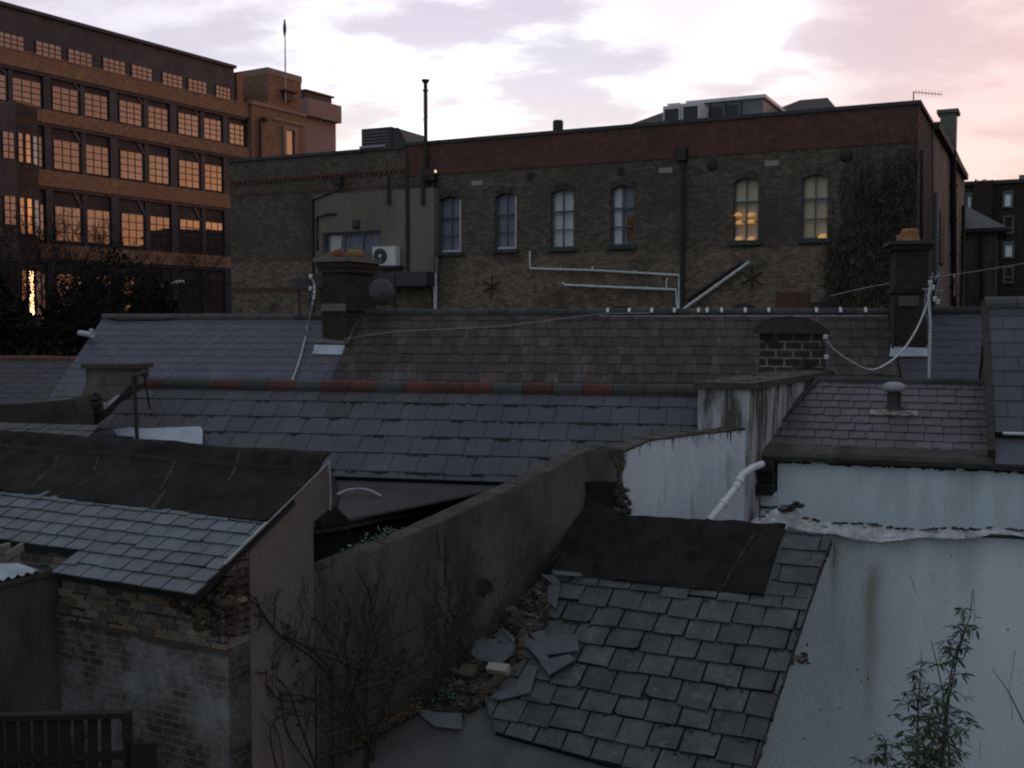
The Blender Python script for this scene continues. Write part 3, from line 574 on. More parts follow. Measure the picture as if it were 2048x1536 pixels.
# pipes on the hall
def pipe(par, pts, r, mt, name='downpipe', fr=BF, off=.12, boxes=()):
    m = MB(); P = [fr.hit(u, v, off) for u, v in pts]; m.tube(P, r, 8)
    for i in range(len(P) - 1):
        L = (P[i + 1] - P[i]).length; n = int(L / 1.6)
        for k in range(1, n + 1):
            c = P[i].lerp(P[i + 1], k / (n + 1)); dd = (P[i + 1] - P[i]).normalized() * .03; m.tube([c - dd, c + dd], r * 1.35, 8)
    for (u, v, w, h) in boxes:
        a = fr.st(u, v)[0]; z = fr.st(u, v)[1]; m.box(fr, a - w / 2, a + w / 2, z - h / 2, z + h / 2, .01, .28)
    return m.build(name, mt, par)
pipe(hall, [(814, 300), (815, 545)], .06, M['iron'], off=.44)
pipe(hall, [(866, 345), (867, 640)], .07, M['iron'], boxes=((864, 352, .5, .4),))
pipe(hall, [(845, 350), (846, 410)], .07, M['iron'], off=.45); pipe(hall, [(777, 350), (777, 408)], .07, M['iron'], off=.45)
pipe(hall, [(1366, 318), (1364, 618)], .065, M['iron'], boxes=((1366, 310, .34, .42),))
pipe(hall, [(682, 362), (680, 378), (662, 385), (626, 400), (628, 640)], .05, M['iron'], boxes=((681, 362, .3, .3),), off=.4)
pipe(hall, [(672, 428), (655, 428), (634, 434), (634, 500)], .045, M['iron'], off=.45)
pipe(hall, [(870, 514), (871, 640)], .075, M['pipe_white'], name='waste_pipe', off=.2)
pipe(hall, [(1060, 502), (1060, 537), (1185, 541), (1358, 550), (1358, 640)], .045, M['pipe_white'], name='waste_pipe')
pipe(hall, [(1124, 566), (1130, 570), (1240, 575), (1352, 579), (1356, 640)], .045, M['pipe_white'], name='waste_pipe', off=.14)
pipe(hall, [(1185, 541), (1185, 532)], .035, M['pipe_white'], name='waste_pipe'); pipe(hall, [(1333, 577), (1333, 560), (1336, 556)], .03, M['pipe_white'], name='waste_pipe')
pipe(hall, [(1368, 618), (1499, 524)], .06, M['pipe_white'], name='waste_pipe', off=.16)
pipe(hall, [(1374, 600), (1485, 524)], .06, M['iron'], name='waste_pipe', off=.07)
# rendered extension
ext = MB(); er = rect(BF, 645, 463, 762, 506, .38)
ea, eb = bs(627, 450, .38), bs(868, 450, .38); ez0, ez1 = bz(740, 548, .38), bz(740, 383, .38)
wall_holes(ext, BF, ea, eb, ez0, ez1, [er], .16, .38)
for q in ([(ea, ez0), (ea, ez1)], [(eb, ez1), (eb, ez0)], [(ea, ez1), (eb, ez1)], [(eb, ez0), (ea, ez0)]):
    (a, c), (b, d) = q; ext.face([BF.p(a, c, .38), BF.p(b, d, .38), BF.p(b, d, .005), BF.p(a, c, .005)])
ext.build('rendered_panel', M['render_far'], hall)
m = MB(); a, b, c, d = er; border(m, BF, a, b, c, d, .22, .30, .06)
for f_ in (.36, .68): m.box(BF, a + (b - a) * f_ - .03, a + (b - a) * f_ + .03, c + .06, d - .06, .22, .30)
w = m.build('window', M['frame_grey'], hall)
m = MB(); m.box(BF, a, b, c, d, .245, .25); m.build('pane', M['house_glass'], w)
m = MB(); m.box(BF, a, b, c, d, .02, .06); m.build('curtain', M['room'], w)
m = MB(); m.prism([BF.p(a + .2, c, .08), BF.p(a + .65, c, .08), BF.p(a + .75, d - .1, .08), BF.p(a + .2, d - .1, .08)], BF.N * .05); m.build('blind', M['blind'], w)
m = MB(); m.box(BF, ea - .05, bs(866, 550, .4), ez0 - .5, ez0 + .02, -.0, .9); m.build('soffit', M['dark_metal'], hall)  # dark box stands for the shaded void under the rendered panel
m = MB(); p = BF.hit(713, 450, .4); m.lathe(p - ZV * .12, [(.10, 0), (.14, .06), (.13, .2), (.05, .27)], 10); m.box(BF, bs(713, 450, .38) - .17, bs(713, 450, .38) + .17, p.z - .15, p.z + .2, .38, .42)
tag(m.build('wall_light', M['dark_metal']), 'small dark round wall light above the wide window on the rendered panel', 'light')
m = MB(); m.lathe(BF.hit(871, 343, .3), [(.03, -.04), (.05, 0), (.03, .05)], 8); tag(m.build('security_light', M['spot_glow']), 'tiny lit security light beside the black hopper on the brick wall', 'light')
ac = thing('air_conditioner', BF.hit(768, 530, .7), 'white air conditioning unit with one round fan bracketed on the rendered panel', 'air conditioner')
a, b, c, d = rect(BF, 745, 493, 791, 531, .75); m = MB(); m.box(BF, a, b, c, d, .42, .75); m.build('casing', M['white_metal'], ac)
m = MB(); m.lathe(BF.p(a + (b - a) * .34, (c + d) / 2, .752), [(.29, 0), (.29, .03), (.25, .035), (.02, .02)], 20, ax=BF.N); m.build('fan_guard', M['dark_metal'], ac)
m = MB(); m.lathe(BF.p(a + (b - a) * .34, (c + d) / 2, .775), [(.07, 0), (.05, .02)], 10, ax=BF.N); m.build('hub', M['white_metal'], ac)
m = MB(); m.box(BF, a - .02, b + .15, c - .12, c - .03, .39, .8); m.build('bracket', M['iron'], ac)
# flue mast
fl = thing('flue_pipe', BF.hit(852, 292, .1), 'tall black flue pipe guyed by two wires above the hall roof', 'flue')
m = MB(); m.tube([BF.hit(852, 400, .14), BF.hit(851, 168, .14)], .075, 10)
for v in (181, 286, 340): m.tube([BF.hit(851, v - 1.5, .14), BF.hit(851, v + 1.5, .14)], .11, 10)
m.build('pipe', M['iron'], fl); m = MB(); m.lathe(BF.hit(851, 167, .14), [(.08, 0), (.12, .05), (.15, .10), (.15, .14)], 12); m.build('cap', M['iron'], fl)
for u in (833, 881):
    m = MB(); m.tube([BF.hit(851, 222, .14), BF.hit(u, 291 if u < 850 else 287, -.2)], .008, 4); m.build('guy_wire', M['iron'], fl)
# roof things behind the parapet
lv = Fr(BF.hit(783, 300, -2), 26); m = MB()
a = lv.st(723, 280)[0]; zt2 = lv.st(750, 256)[1]
m.box(lv, a, 0, zt - .3, zt2, -2.2, 0); m.prism([lv.p(0, zt - .3, -.05), lv.p(0, zt2 - .02, -.05), lv.p(.35, zt2 - .1, -.05), lv.p(1.1, zt - .3, -.05)], lv.N * -2)
lo = thing('louvred_plant_box', lv.p(a / 2, zt - .3, -1), 'dark louvred plant box with sloping end on the flat roof beside the flue', 'plant box')
m.build('casing', M['dark_metal'], lo); m = MB()
for k in range(9): z = zt + .02 + k * (zt2 - zt - .1) / 9; m.box(lv, a + .1, -.1, z, z + .035, .0, .04)
m.build('louvre', M['grey_metal'], lo)
for q in (.25, .6):
    m = MB(); m.lathe(lv.p(a * q, zt2, -1), [(.12, 0), (.14, .08), (.05, .14)], 8); m.build('vent_cap', M['dark_metal'], lo)
m = MB(); z = zt + .14; m.box(BF, bs(722, 295), bs(770, 295), z - .09, z + .0, .0, .12); m.build('flashing', M['pipe_grey'], hall)
m = MB(); p = BF.hit(1116, 268, -1.2); m.lathe(Vector((p.x, p.y, zt - .4)), [(.19, 0), (.19, BF.hit(1116, 244, -1.2).z - zt + .4), (.17, BF.hit(1116, 241, -1.2).z - zt + .4)], 14); tag(m.build('roof_vent', M['mortar_dark']), 'short round dark vent stub rising over the middle of the parapet', 'vent')
acu = [(1326, 1361), (1363, 1399)]
for k, (u0, u1) in enumerate(acu):
    a, b = bs(u0, 230, -2.5), bs(u1, 230, -2.5); c, d = zt - .1, bz(1345, 211 - k * 2, -2.5)
    t = thing('rooftop_condenser', BF.p((a + b) / 2, c, -3), ('white condenser unit on the roof edge, nearer the sloping slates', 'white condenser unit on the roof edge, next to the grey plant room')[k], 'condenser', 'condenser units on the hall roof')
    m = MB(); m.box(BF, a, b, c, d, -3.6, -2.5); m.build('casing', M['white_metal'], t)
    m = MB(); m.box(BF, a + .07, b - .07, c + .1, d - .12, -2.5, -2.47); m.build('grille', M['dark_metal'], t)
    m = MB(); m.box(BF, a + .1, b - .1, d, d + .12, -3.5, -2.7); m.build('top_guard', M['white_metal'], t)
pr = thing('plant_room', BF.p(bs(1470, 230, -4), zt, -5), 'flat grey metal plant room with panelled side behind the parapet', 'plant room')
a, b = bs(1396, 215, -3.8), bs(1526, 215, -3.8); d = bz(1460, 202, -3.8); m = MB(); m.box(BF, a, b, zt - .4, d, -7, -3.8); m.build('wall', M['grey_metal'], pr)
m = MB(); m.box(BF, a - .08, b + .1, d, d + .12, -7.1, -3.7); m.build('roof', M['white_metal'], pr)
m = MB()
for f_ in (.18, .42, .66): m.box(BF, a + (b - a) * f_, a + (b - a) * f_ + .06, zt - .3, d - .05, -3.8, -3.75)
for f_ in (.22, .46): m.box(BF, a + (b - a) * f_, a + (b - a) * (f_ + .16), zt + .4, d - .15, -3.8, -3.77)
m.build('door', M['dark_metal'], pr)
m = MB(); a0, b0 = bs(1400, 228, -3.2), bs(1450, 228, -3.2); m.box(BF, a0, b0, zt - .2, zt + .38, -3.7, -3.2); tag(m.build('duct_box', M['concrete']), 'low pale duct box between the condensers and the plant room', 'duct')
def hip(us_, v, off, dep, par, base):
    l, r0, r1, r = [bs(u, v, off) for u in us_]; z = bz(us_[1], v, off)
    P = [BF.p(l, base, off + dep), BF.p(r, base, off + dep), BF.p(r, base, off - dep), BF.p(l, base, off - dep), BF.p(r0, z, off), BF.p(r1, z, off)]
    m = MB(); m.mesh(P, [[0, 1, 5, 4], [1, 2, 5], [2, 3, 4, 5], [3, 0, 4], [0, 3, 2, 1]]); m.build('hipped_roof', M['slate_brown'], par)
hip((1215, 1380, 1480, 1570), 205, -6.5, 5, hall, zt - .3)
hip((1430, 1600, 1655, 1760), 200, -9.5, 6, hall, zt - .3)
m = MB(); p = BF.hit(1116, 300, -5); m.box(BF, sL + .1, sR - .1, zt - .5, zt - .35, -11, -.3); m.build('flat_roof', M['felt_grey'], hall)
# side face and rendered gable wing
SF = Fr(BF.p(sR, 0, 0), 26, True)
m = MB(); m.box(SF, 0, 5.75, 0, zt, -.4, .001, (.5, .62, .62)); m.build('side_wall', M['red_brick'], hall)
m = MB(); m.box(SF, -.05, 5.8, zt, zt + .13, -.4, .07); m.build('coping', M['sill'], hall)
pipe(hall, [(1843, 300), (1843, 600)], .06, M['iron'], fr=SF, off=.12)
wing = thing('rendered_wing', SF.p(10, 0), 'tall beige rendered wing with a chimney, behind the end of the brick hall', 'building')
pts = [(1867, 246), (1881, 246), (1914, 302), (1935, 350), (1929, 352), (1929, 700), (1867, 700)]
m = MB(); m.prism([SF.hit(u, v, .05) for u, v in pts], SF.N * -7); m.build('wall', M['render_far'], wing)
m = MB(); A, B = SF.hit(1880, 243, .25), SF.hit(1937, 349, .25); m.prism([A, B, B - ZV * .25, A - ZV * .25], SF.N * -7.4); m.build('roof', M['slate_brown'], wing)
for pts_, r in (([(1906, 300), (1908, 640)], .13), ([(1872, 385), (1871, 640)], .07), ([(1927, 410), (1926, 540), (1922, 640)], .09)):
    pipe(wing, pts_, r, M['iron'] if r > .08 else M['steel'], fr=SF, off=.2)
a = SF.st(1878, 480, .05)[0]; b = SF.st(1886, 480, .05)[0]
m = MB(); m.box(SF, a, b, SF.st(1882, 530)[1], SF.st(1882, 425)[1], .05, .10); m.build('window', M['dark_metal'], wing)
for u, v in ((1877, 556), (1909, 557)):
    m = MB(); p = SF.hit(u, v, .3); m.tube([p - ZV * .7, p, p + ZV * .12 - SF.U * .2, p - SF.U * .4], .045, 6); m.build('vent_bend', M['pipe_grey'], wing)
cp = at(1911, 245, 44); CF = Fr(cp, 26); wch = CF.st(1876, 235)[0]
ch = thing('chimney_stack', (cp.x, cp.y, cp.z), 'tall plain rendered chimney stack against the pink sky at the hall end', 'chimney')
m = MB(); m.box(CF, wch + .08, 0, HC + 4, CF.st(1890, 226)[1], -.9, 0); m.build('stack', M['concrete'], ch)
m = MB(); m.box(CF, wch - .05, .1, CF.st(1890, 226)[1], CF.st(1890, 219)[1], -1.05, .1); m.build('cap', M['concrete'], ch)
m = MB(); CF2 = Fr(at(1878, 300, 43), 26); m.box(CF2, CF2.st(1842, 260)[0], 0, HC + 2, CF2.st(1860, 246)[1], -.5, 0); m.build('parapet_wall', M['render_grey'], wing)
# tv aerial
ta = thing('tv_aerial', BF.hit(1827, 210, -.2), 'thin television aerial with a long comb boom on the parapet corner', 'aerial')
m = MB(); p0, p1 = BF.hit(1827, 210, -.2), BF.hit(1827, 184, -.2); m.tube([p0, p1], .018, 6); m.build('mast', M['iron'], ta)
q = at(1883, 189, p1.y); m = MB(); m.tube([p1 - (q - p1) * .03, q], .012, 6)
for k in range(9): c = p1.lerp(q, .08 + k * .115); m.tube([c - ZV * (.085 + .01 * (k == 1)), c + ZV * .085], .006, 4)
m.build('boom', M['iron'], ta)

# unseen row added outside the frame on the sunset side: it keeps the low light off the yards
nr = thing('neighbouring_terrace', (22, 30, 0), 'plain brick terrace with dark windows standing outside the frame beyond the white house', 'building')
NF = Fr((15.5, 14), 117.5)
m = MB(); m.box(NF, -41, 4, 0, 13.5, -8, 0); m.build('wall', M['stock_brick'], nr)
m = MB(); m.prism([NF.p(-41.3, 13.5, .3), NF.p(-41.3, 13.5, -8.3), NF.p(-41.3, 16.2, -4)], NF.U * 45.6); m.build('roof', M['slate_grey'], nr)
for i in range(7):
    for z in (2, 5.4, 8.8):
        m = MB(); border(m, NF, -38 + i * 6, -36.8 + i * 6, z, z + 2, 0, .06, .08); w = m.build('window', M['frame_grey'], nr)
        m = MB(); m.box(NF, -37.92 + i * 6, -36.88 + i * 6, z + .08, z + 1.92, .0, .02); m.build('pane', M['house_glass'], w)
# ================================================================== far right blocks
QF = Fr(at(1960, 645, 62), 24)
qb = thing('apartment_block', QF.p(0, 0), 'dark brick apartment block with pale framed windows at the far edge of the skyline', 'building')
zq = QF.st(1990, 368)[1]
m = MB(); m.box(QF, QF.st(1900, 500)[0], 14, 0, zq, -10, 0); m.build('wall', M['chimney_brick'], qb)
m = MB(); m.box(QF, QF.st(1900, 500)[0], 14, zq, zq + .2, -10.2, .15); m.build('coping', M['sill'], qb)
m = MB(); m.box(QF, QF.st(1948, 400)[0], QF.st(1985, 400)[0], zq - 6, QF.st(1966, 364)[1], -.5, .5)
k = QF.st(1949, 400)[0]
while k < QF.st(1984, 400)[0]: m.box(QF, k, k + .09, QF.st(1966, 364)[1], QF.st(1966, 364)[1] + R.uniform(.03, .13), .2, .4); k += .12
m.build('chimney_breast', M['chimney_brick'], qb)
m = MB(); m.box(QF, QF.st(2014, 400)[0] + .6, 12, zq + .2, QF.st(2040, 341)[1], -6, -2); m.build('roof_room', M['grey_metal'], qb)
for u0, v0, u1, v1, b_ in ((1931, 385, 1946, 420, 1), (2005, 382, 2027, 416, 1), (2006, 431, 2028, 468, 0), (2006, 483, 2029, 517, 1), (2006, 533, 2028, 567, 0), (2052, 385, 2074, 416, 0), (2052, 433, 2074, 468, 1)):
    a, b, c, d = rect(QF, u0, v0, u1, v1); m = MB(); border(m, QF, a, b, c, d, 0, .1, .1); m.box(QF, a + .1, b - .1, c + .75 * (b_ or .4), c + .75 * (b_ or .4) + .08, 0, .1); w = m.build('window', M['frame_grey'], qb)
    m = MB(); m.box(QF, a + .08, b - .08, c + .08, d - .08, .0, .03); m.build('pane', M['house_glass'], w)
    if b_: m = MB(); m.box(QF, a + .12, b - .12, c + .1, d - .1, .03, .05); m.build('blind', M['blind'], w)
PF2 = Fr(at(1965, 645, 50), 24)
ph = thing('stone_house', PF2.p(0, 0), 'narrow stone house with a hipped slate roof in front of the apartment block', 'building')
a, b = PF2.st(1915, 500)[0], PF2.st(1993, 500)[0]; z = PF2.st(1960, 457)[1]
m = MB(); m.box(PF2, a, b, 0, z, -7, 0); m.build('wall', M['render_grey'], ph)
P = [PF2.p(a - .3, z, .3), PF2.p(b + .4, z, .3), PF2.p(b + .4, z, -7.3), PF2.p(a - .3, z, -7.3), PF2.p((a + b) / 2 - .6, z + 1.35, -3)]
m = MB(); m.mesh(P, [[0, 1, 4], [1, 2, 4], [2, 3, 4], [3, 0, 4], [3, 2, 1, 0]]); m.build('roof', M['slate_grey'], ph)
pipe(ph, [(1964, 465), (1967, 640)], .09, M['iron'], fr=PF2, off=.2); m = MB(); m.box(PF2, a - .3, b + .4, z - .18, z - .02, .3, .45); m.build('gutter', M['iron'], ph)
from mathutils import noise as NZ
# ================================================================== middle terrace (ridge near eye level)
YC, AC = 10, 38
C1 = Rf(at(600, 634, 26), YC, AC); C2 = Rf(C1.O + ZV * .10, YC, AC); C3 = Rf(C1.O + ZV * .12, YC, AC)
sc = lambda rf, u, v=636: rf.sd(u, v)[0]
RUN = 4.2; DM = RUN / math.cos(math.radians(AC))
a1, b1_ = sc(C1, 206), sc(C1, 716); a2, b2_ = b1_, sc(C2, 1776, 630); b3_ = sc(C3, 1968, 630)
t1 = thing('terraced_house', C1.p(a1 + 4, 0), 'terraced house under smooth bluish slates with the square chimney at its end', 'house', 'houses of the middle terrace')
m = MB(); slates(m, C1, [[(a1, 0), (b1_, 0), (b1_, DM), (a1, DM)]], .245, .30, th=.007, gap=.002, jit=.003, rnd=.02, tone=lambda: tn(.92, 1.08), under=.4); m.build('roof', M['slate_blue'], t1)
m = MB(); ridge(m, C1, a1, b1_, .45, .115, lambda i: R.uniform(.16, .26)); m.build('ridge_capping', M['ridge_mix'], t1)
shell(t1, C1, a1 + .1, b1_ - .02, RUN, 4, M['stock_brick_low'], M['slate_blue'])
m = MB(); m.tube([C1.p(a1 + .0, .06, .03), C1.p(a1 + .5, .16, .05), C1.p(a1 + 1.6, .13, .03), C1.p(a1 + 2.4, .05, .05)], .022, 6, tone=.3); m.build('edge_cable', M['iron'], t1)
t2 = thing('terraced_house', C2.p(a2 + 6, 0), 'long terraced house under old brown stained slates with white marks along its ridge', 'house', 'houses of the middle terrace')
def tb():
    g = R.uniform(.72, 1.35); w = R.random()
    return (g * 1.12, g * .95, g * .9) if w < .2 else ((g * 1.25, g * 1.3, g * 1.45) if w > .93 else (g, g, g))
m = MB(); slates(m, C2, [[(a2, 0), (b2_, 0), (b2_, DM), (a2, DM)]], .30, .27, th=.012, gap=.004, jit=.015, rnd=.12, tone=tb, under=.3, slip=.12, chip=.05); m.build('roof', M['slate_brown'], t2)
m = MB(); ridge(m, C2, a2, b2_, .45, .12, lambda i: (R.uniform(.12, .2),) * 3 if R.random() > .3 else (.24, .19, .18)); m.build('ridge_capping', M['ridge_mix'], t2)
shell(t2, C2, a2 + .02, b2_ - .02, RUN, 4, M['stock_brick_low'], M['slate_brown'])
for u in (1216, 1259, 1304, 1349, 1397, 1414, 1443, 1490, 1537, 1632, 1680, 1730):
    s_ = sc(C2, u, 626); m = MB(); m.rbox(C2, s_ - .03, s_ + .03, .0, .15, .09, .125); m.build('ridge_joint', M['pipe_white'], t2)
m = MB(); m.rbox(C2, sc(C2, 1200, 633), b2_, .16, .185, .01, .028); m.build('lead_line', M['pipe_grey'], t2)
t3 = thing('terraced_house', C3.p(b2_ + 1, 0), 'end of terrace house under plain dark blue slates beside the white antenna pole', 'house', 'houses of the middle terrace')
m = MB(); slates(m, C3, [[(b2_ + .03, 0), (b3_, 0), (b3_, DM), (b2_ + .03, DM)]], .245, .30, th=.006, gap=.002, jit=.002, rnd=.02, tone=lambda: tn(.6, .72), under=.4); m.build('roof', M['slate_blue'], t3)
m = MB(); ridge(m, C3, b2_ + .03, b3_, .45, .12, lambda i: R.uniform(.10, .16)); m.build('ridge_capping', M['ridge_mix'], t3)
shell(t3, C3, b2_, b3_ - .05, RUN, 4, M['stock_brick_low'], M['slate_blue'])
# square chimney with corner towards us
def chimney(name, label, corner, yaw, w, d, z0, z1, mt, capz=.12, over=.1, capm='concrete', base=None, group=None, taper=0):
    fr = Fr(corner, yaw); t = thing(name, (corner[0], corner[1], z0), label, 'chimney', group)
    m = MB(); m.box(fr, -w, 0, z0, z1, -d, 0)
    m.build('stack', M[mt], t)
    m = MB(); m.box(fr, -w - over, over, z1, z1 + capz, -d - over, over); m.build('cap', M[capm], t)
    return fr, t
k1 = hitp(693, 688, C1.O, C1.H); k1 = Vector((k1.x, k1.y, k1.z))
w1 = .62
KF = Fr(k1, 26); za = KF.st(690, 523)[1]
f_, t = chimney('chimney_stack', 'dark square brick chimney with a broad slab cap rising from the bluish slate roof', k1, 26, .66, 1.15, HC - 2.4, za, 'chimney_brick', .10, .14)
zb0, zb1 = KF.st(690, 622)[1], KF.st(690, 605)[1]
m = MB(); m.box(KF, -.70, .03, zb0, zb1, -1.19, .03); m.box(KF, -.72, .06, za - .24, za - .12, -1.21, .06); m.box(KF, -.75, .09, za - .12, za, -1.24, .09); m.build('oversail', M['chimney_brick'], t)
m = MB(); m.box(KF, -.67, .012, zb0, zb1 - .02, .03, .04); m.build('band', M['concrete'], t)
m = MB(); m.mesh([C1.p(*C1.sd(u, v), .03) for u, v in ((622, 688), (695, 690), (690, 712), (628, 710))] , [[0, 1, 2, 3]]); 
q = [C1.p(*C1.sd(u, v), .02) for u, v in ((630, 692), (697, 693), (688, 712), (626, 710))]; m = MB(); m.prism(q, C1.H * .02); m.build('flashing', M['plastic_pale'], t)
m = MB(); q = [C1.p(*C1.sd(u, v), .02) for u, v in ((636, 683), (692, 686), (690, 692), (634, 689))]; m.prism(q, C1.H * .05); m.build('fillet', M['concrete'], t)
q = [C2.p(*C2.sd(u, v), .03) for u, v in ((719, 634), (726, 634), (697, 694), (690, 694))]; m = MB(); m.prism(q, C2.H * .05); m.build('side_fillet', M['mortar'], t)
for k, (s_, dd, mt, lab) in enumerate(((-.46, -.32, 'orange_dirty', 'broken reddish clay pot lying on the slab cap of the square chimney'), (-.12, -.55, 'pot', 'squat ochre clay pot on the slab cap of the square chimney'))):
    m = MB(); c = KF.p(s_, za + .10, dd)
    if k: m.lathe(c, [(.17, 0), (.20, .05), (.19, .17), (.15, .20), (.12, .20)], 12)
    else: m.lathe(c + ZV * .09, [(.11, -.16), (.12, 0), (.10, .15), (.08, .15)], 10, ax=KF.U + ZV * .3)
    tag(m.build('chimney_pot', M[mt]), lab, 'chimney pot')
sd_ = thing('satellite_dish', at(765, 585, 25), 'dark round satellite dish clamped to the side of the square chimney', 'satellite dish')
ax = Vector((.35, -.9, .18)).normalized(); c = at(764, 583, 25.0); m = MB(); m.lathe(c, [(.02, -.06), (.18, -.03), (.29, .02), (.31, .05), (.29, .05), (.15, .0)], 20, ax=-ax); m.build('dish', M['dark_metal'], sd_)
m = MB(); m.tube([c - ax * .02, c + ax * .3 - ZV * .2], .015, 6); m.lathe(c + ax * .3 - ZV * .2, [(.03, -.04), (.04, 0), (.03, .04)], 8); m.tube([c - ax * -.03, c + Vector((-.35, .1, -.05))], .025, 6); m.build('arm', M['iron'], sd_)
post = MB(); post.tube([at(790, 552, 26), at(791, 640, 26)], .035, 6); tag(post.build('metal_post', M['iron']), 'dark upright post just right of the satellite dish', 'post')
fl_ = thing('floodlight', at(612, 565, 24.6), 'dark floodlight head on a thin post left of the square chimney', 'floodlight')
m = MB(); m.prism([at(583, 558, 24.6), at(618, 556, 24.6), at(622, 577, 24.6), at(590, 578, 24.6)], (0, .28, 0)); m.build('head', M['dark_metal'], fl_)
m = MB(); m.tube([at(598, 577, 24.75), at(599, 636, 24.75)], .022, 6); m.build('post', M['iron'], fl_)
for k, v in enumerate((553, 577)):
    m = MB(); m.lathe(at(621, v, 24.5), [(.02, -.05), (.05, -.03), (.03, 0), (.05, .03), (.02, .05)], 8); m.build('insulator', M['white_metal'], fl_)
def cable(pts, r, mt, label, seg=6, knots=False, name='cable'):
    P = []
    for i in range(len(pts) - 1):
        for k in range(4):
            t = k / 4; p0, p1, p2, p3 = [Vector(pts[min(max(i + j, 0), len(pts) - 1)]) for j in (-1, 0, 1, 2)]
            P.append(.5 * ((2 * p1) + (p2 - p0) * t + (2 * p0 - 5 * p1 + 4 * p2 - p3) * t * t + (3 * p1 - p0 - 3 * p2 + p3) * t ** 3))
    P.append(Vector(pts[-1])); m = MB()
    if knots:
        for i in range(len(P) - 1): m.tube([P[i], P[i + 1]], r, seg, tone=1.0 if i % 2 else .9); m.lathe(P[i], [(r * 1.2, -.015), (r * 1.5, 0), (r * 1.2, .015)], 6, tone=.35, ax=(P[i + 1] - P[i]))
    else: m.tube(P, r, seg)
    return tag(m.build(name, M[mt]), label, 'cable')
cc = [at(622, 557, 24.4), at(629, 572, 24.4), at(625, 610, 24.2)]
cc += [C1.p(*C1.sd(u, v), .06) for u, v in ((617, 655), (607, 700), (597, 735), (586, 765), (578, 800))]
cable(cc, .022, 'pipe_white', 'pale taped cable running down the bluish slates from the floodlight', knots=True)
# white gutter end on the verge
m = MB(); g0 = at(160, 666, 27); g1 = at(184, 670, 25.6); m.tube([g0, g1], .07, 8); m.lathe(at(183, 664, 25.5), [(.04, 0), (.06, .04), (.03, .08)], 8); tag(m.build('gutter_end', M['plastic_pale']), 'pale plastic gutter stub poking out past the bluish slate verge', 'gutter')
# right hand chimney of the terrace
k4 = hitp(1853, 702, C3.O, C3.H); K4 = Fr(k4, 12); wl = K4.st(1790, 600)[0]; z4 = K4.st(1815, 489)[1]
f_, t = chimney('chimney_stack', 'tall narrow dark brick chimney with a thin wide slab, between two white cables', k4, 12, -wl, .9, HC - 2.4, z4, 'chimney_brick', .07, .14, 'sill')
zz_ = K4.st(1820, 585)[1]; m = MB(); m.box(K4, wl - .05, .05, zz_, zz_ + .09, -.95, .05); m.box(K4, wl - .07, .07, z4 - .10, z4, -.97, .07); m.build('oversail', M['chimney_brick'], t)
m = MB(); a, b, c, d = rect(K4, 1796, 592, 1838, 612); m.box(K4, a, b, c, d, 0, .03); m.build('panel', M['render_grey'], t)
m = MB(); m.prism([C3.p(*C3.sd(u, v), .03) for u, v in ((1782, 690), (1853, 690), (1855, 716), (1778, 716))], C3.H * .02); m.build('flashing', M['plastic_pale'], t)
m = MB(); m.prism([C3.p(*C3.sd(u, v), .03) for u, v in ((1781, 683), (1855, 683), (1855, 690), (1780, 690))], C3.H * .07); m.build('fillet', M['mortar'], t)
m = MB(); m.tube([K4.p(wl - .03, zz_ - .2, .02), K4.p(wl - .03, HC - 1.6, .03)], .025, 6); m.build('edge_strip', M['mortar'], t)
m = MB(); c = K4.p(wl * .5, z4 + .07, -.4); m.lathe(c, [(.21, 0), (.21, .08), (.17, .1), (.19, .20), (.15, .27), (.12, .28)], 12); m.lathe(c + Vector((-.2, 0, .0)), [(.07, 0), (.08, .14), (.06, .15)], 8)
tag(m.build('chimney_pot', M['pot']), 'squat orange clay pot on the thin slab of the tall narrow chimney', 'chimney pot')
pl = thing('antenna_pole', at(1860, 755, 21), 'white cable pole with insulators in front of the dark blue slates', 'pole')
m = MB(); m.tube([at(1858, 760, 21), at(1861, 650, 21), at(1857, 590, 21), at(1862, 570, 21)], .03, 8); m.build('pole', M['pipe_white'], pl)
m = MB()
for u, v in ((1861, 566), (1866, 575), (1870, 598), (1876, 604)): m.lathe(at(u, v, 21), [(.02, -.05), (.055, -.03), (.03, 0), (.055, .03), (.02, .05)], 8)
m.build('insulator', M['white_metal'], pl)
m = MB(); m.tube([at(1860, 572, 21), at(1866, 545, 21)], .012, 5); m.tube([at(1845, 578, 21), at(1885, 582, 21)], .015, 5); m.tube([at(1852, 576, 21), at(1848, 620, 21), at(1856, 640, 21)], .012, 5); m.tube([at(1872, 590, 21), at(1878, 560, 21), at(1874, 552, 21), at(1870, 560, 21)], .016, 5); m.build('crossarm', M['pipe_grey'], pl)
cable([at(1862, 580, 21), at(1850, 620, 21), at(1828, 668, 20.8), at(1795, 712, 20.4), at(1745, 740, 20), at(1700, 722, 19.6), at(1668, 700, 19.2), at(1655, 684, 19)], .020, 'pipe_white', 'white cable sagging from the insulator pole to the wide dark chimney')
cable([at(1660, 592, 30), at(1750, 572, 30), at(1850, 557, 31), at(1950, 543, 33), at(2060, 525, 35)], .012, 'pipe_grey', 'thin grey wire rising across the ivy towards the apartment block', seg=4)
cable([C2.p(*C2.sd(u, v), .08) for u, v in ((690, 684), (800, 668), (980, 660), (1100, 646), (1205, 634), (1300, 632))], .009, 'pipe_grey', 'thin slack wire lying across the old brown slates', seg=4)
# red stub behind the ridge
m = MB(); r5 = Fr(at(1612, 645, 31), 24); a = r5.st(1551, 600)[0]; m.box(r5, a, 0, 0, r5.st(1580, 585)[1], -.8, 0); tag(m.build('chimney_stub', M['red_brick']), 'low red brick chimney stub behind the ridge in front of the hall', 'chimney')
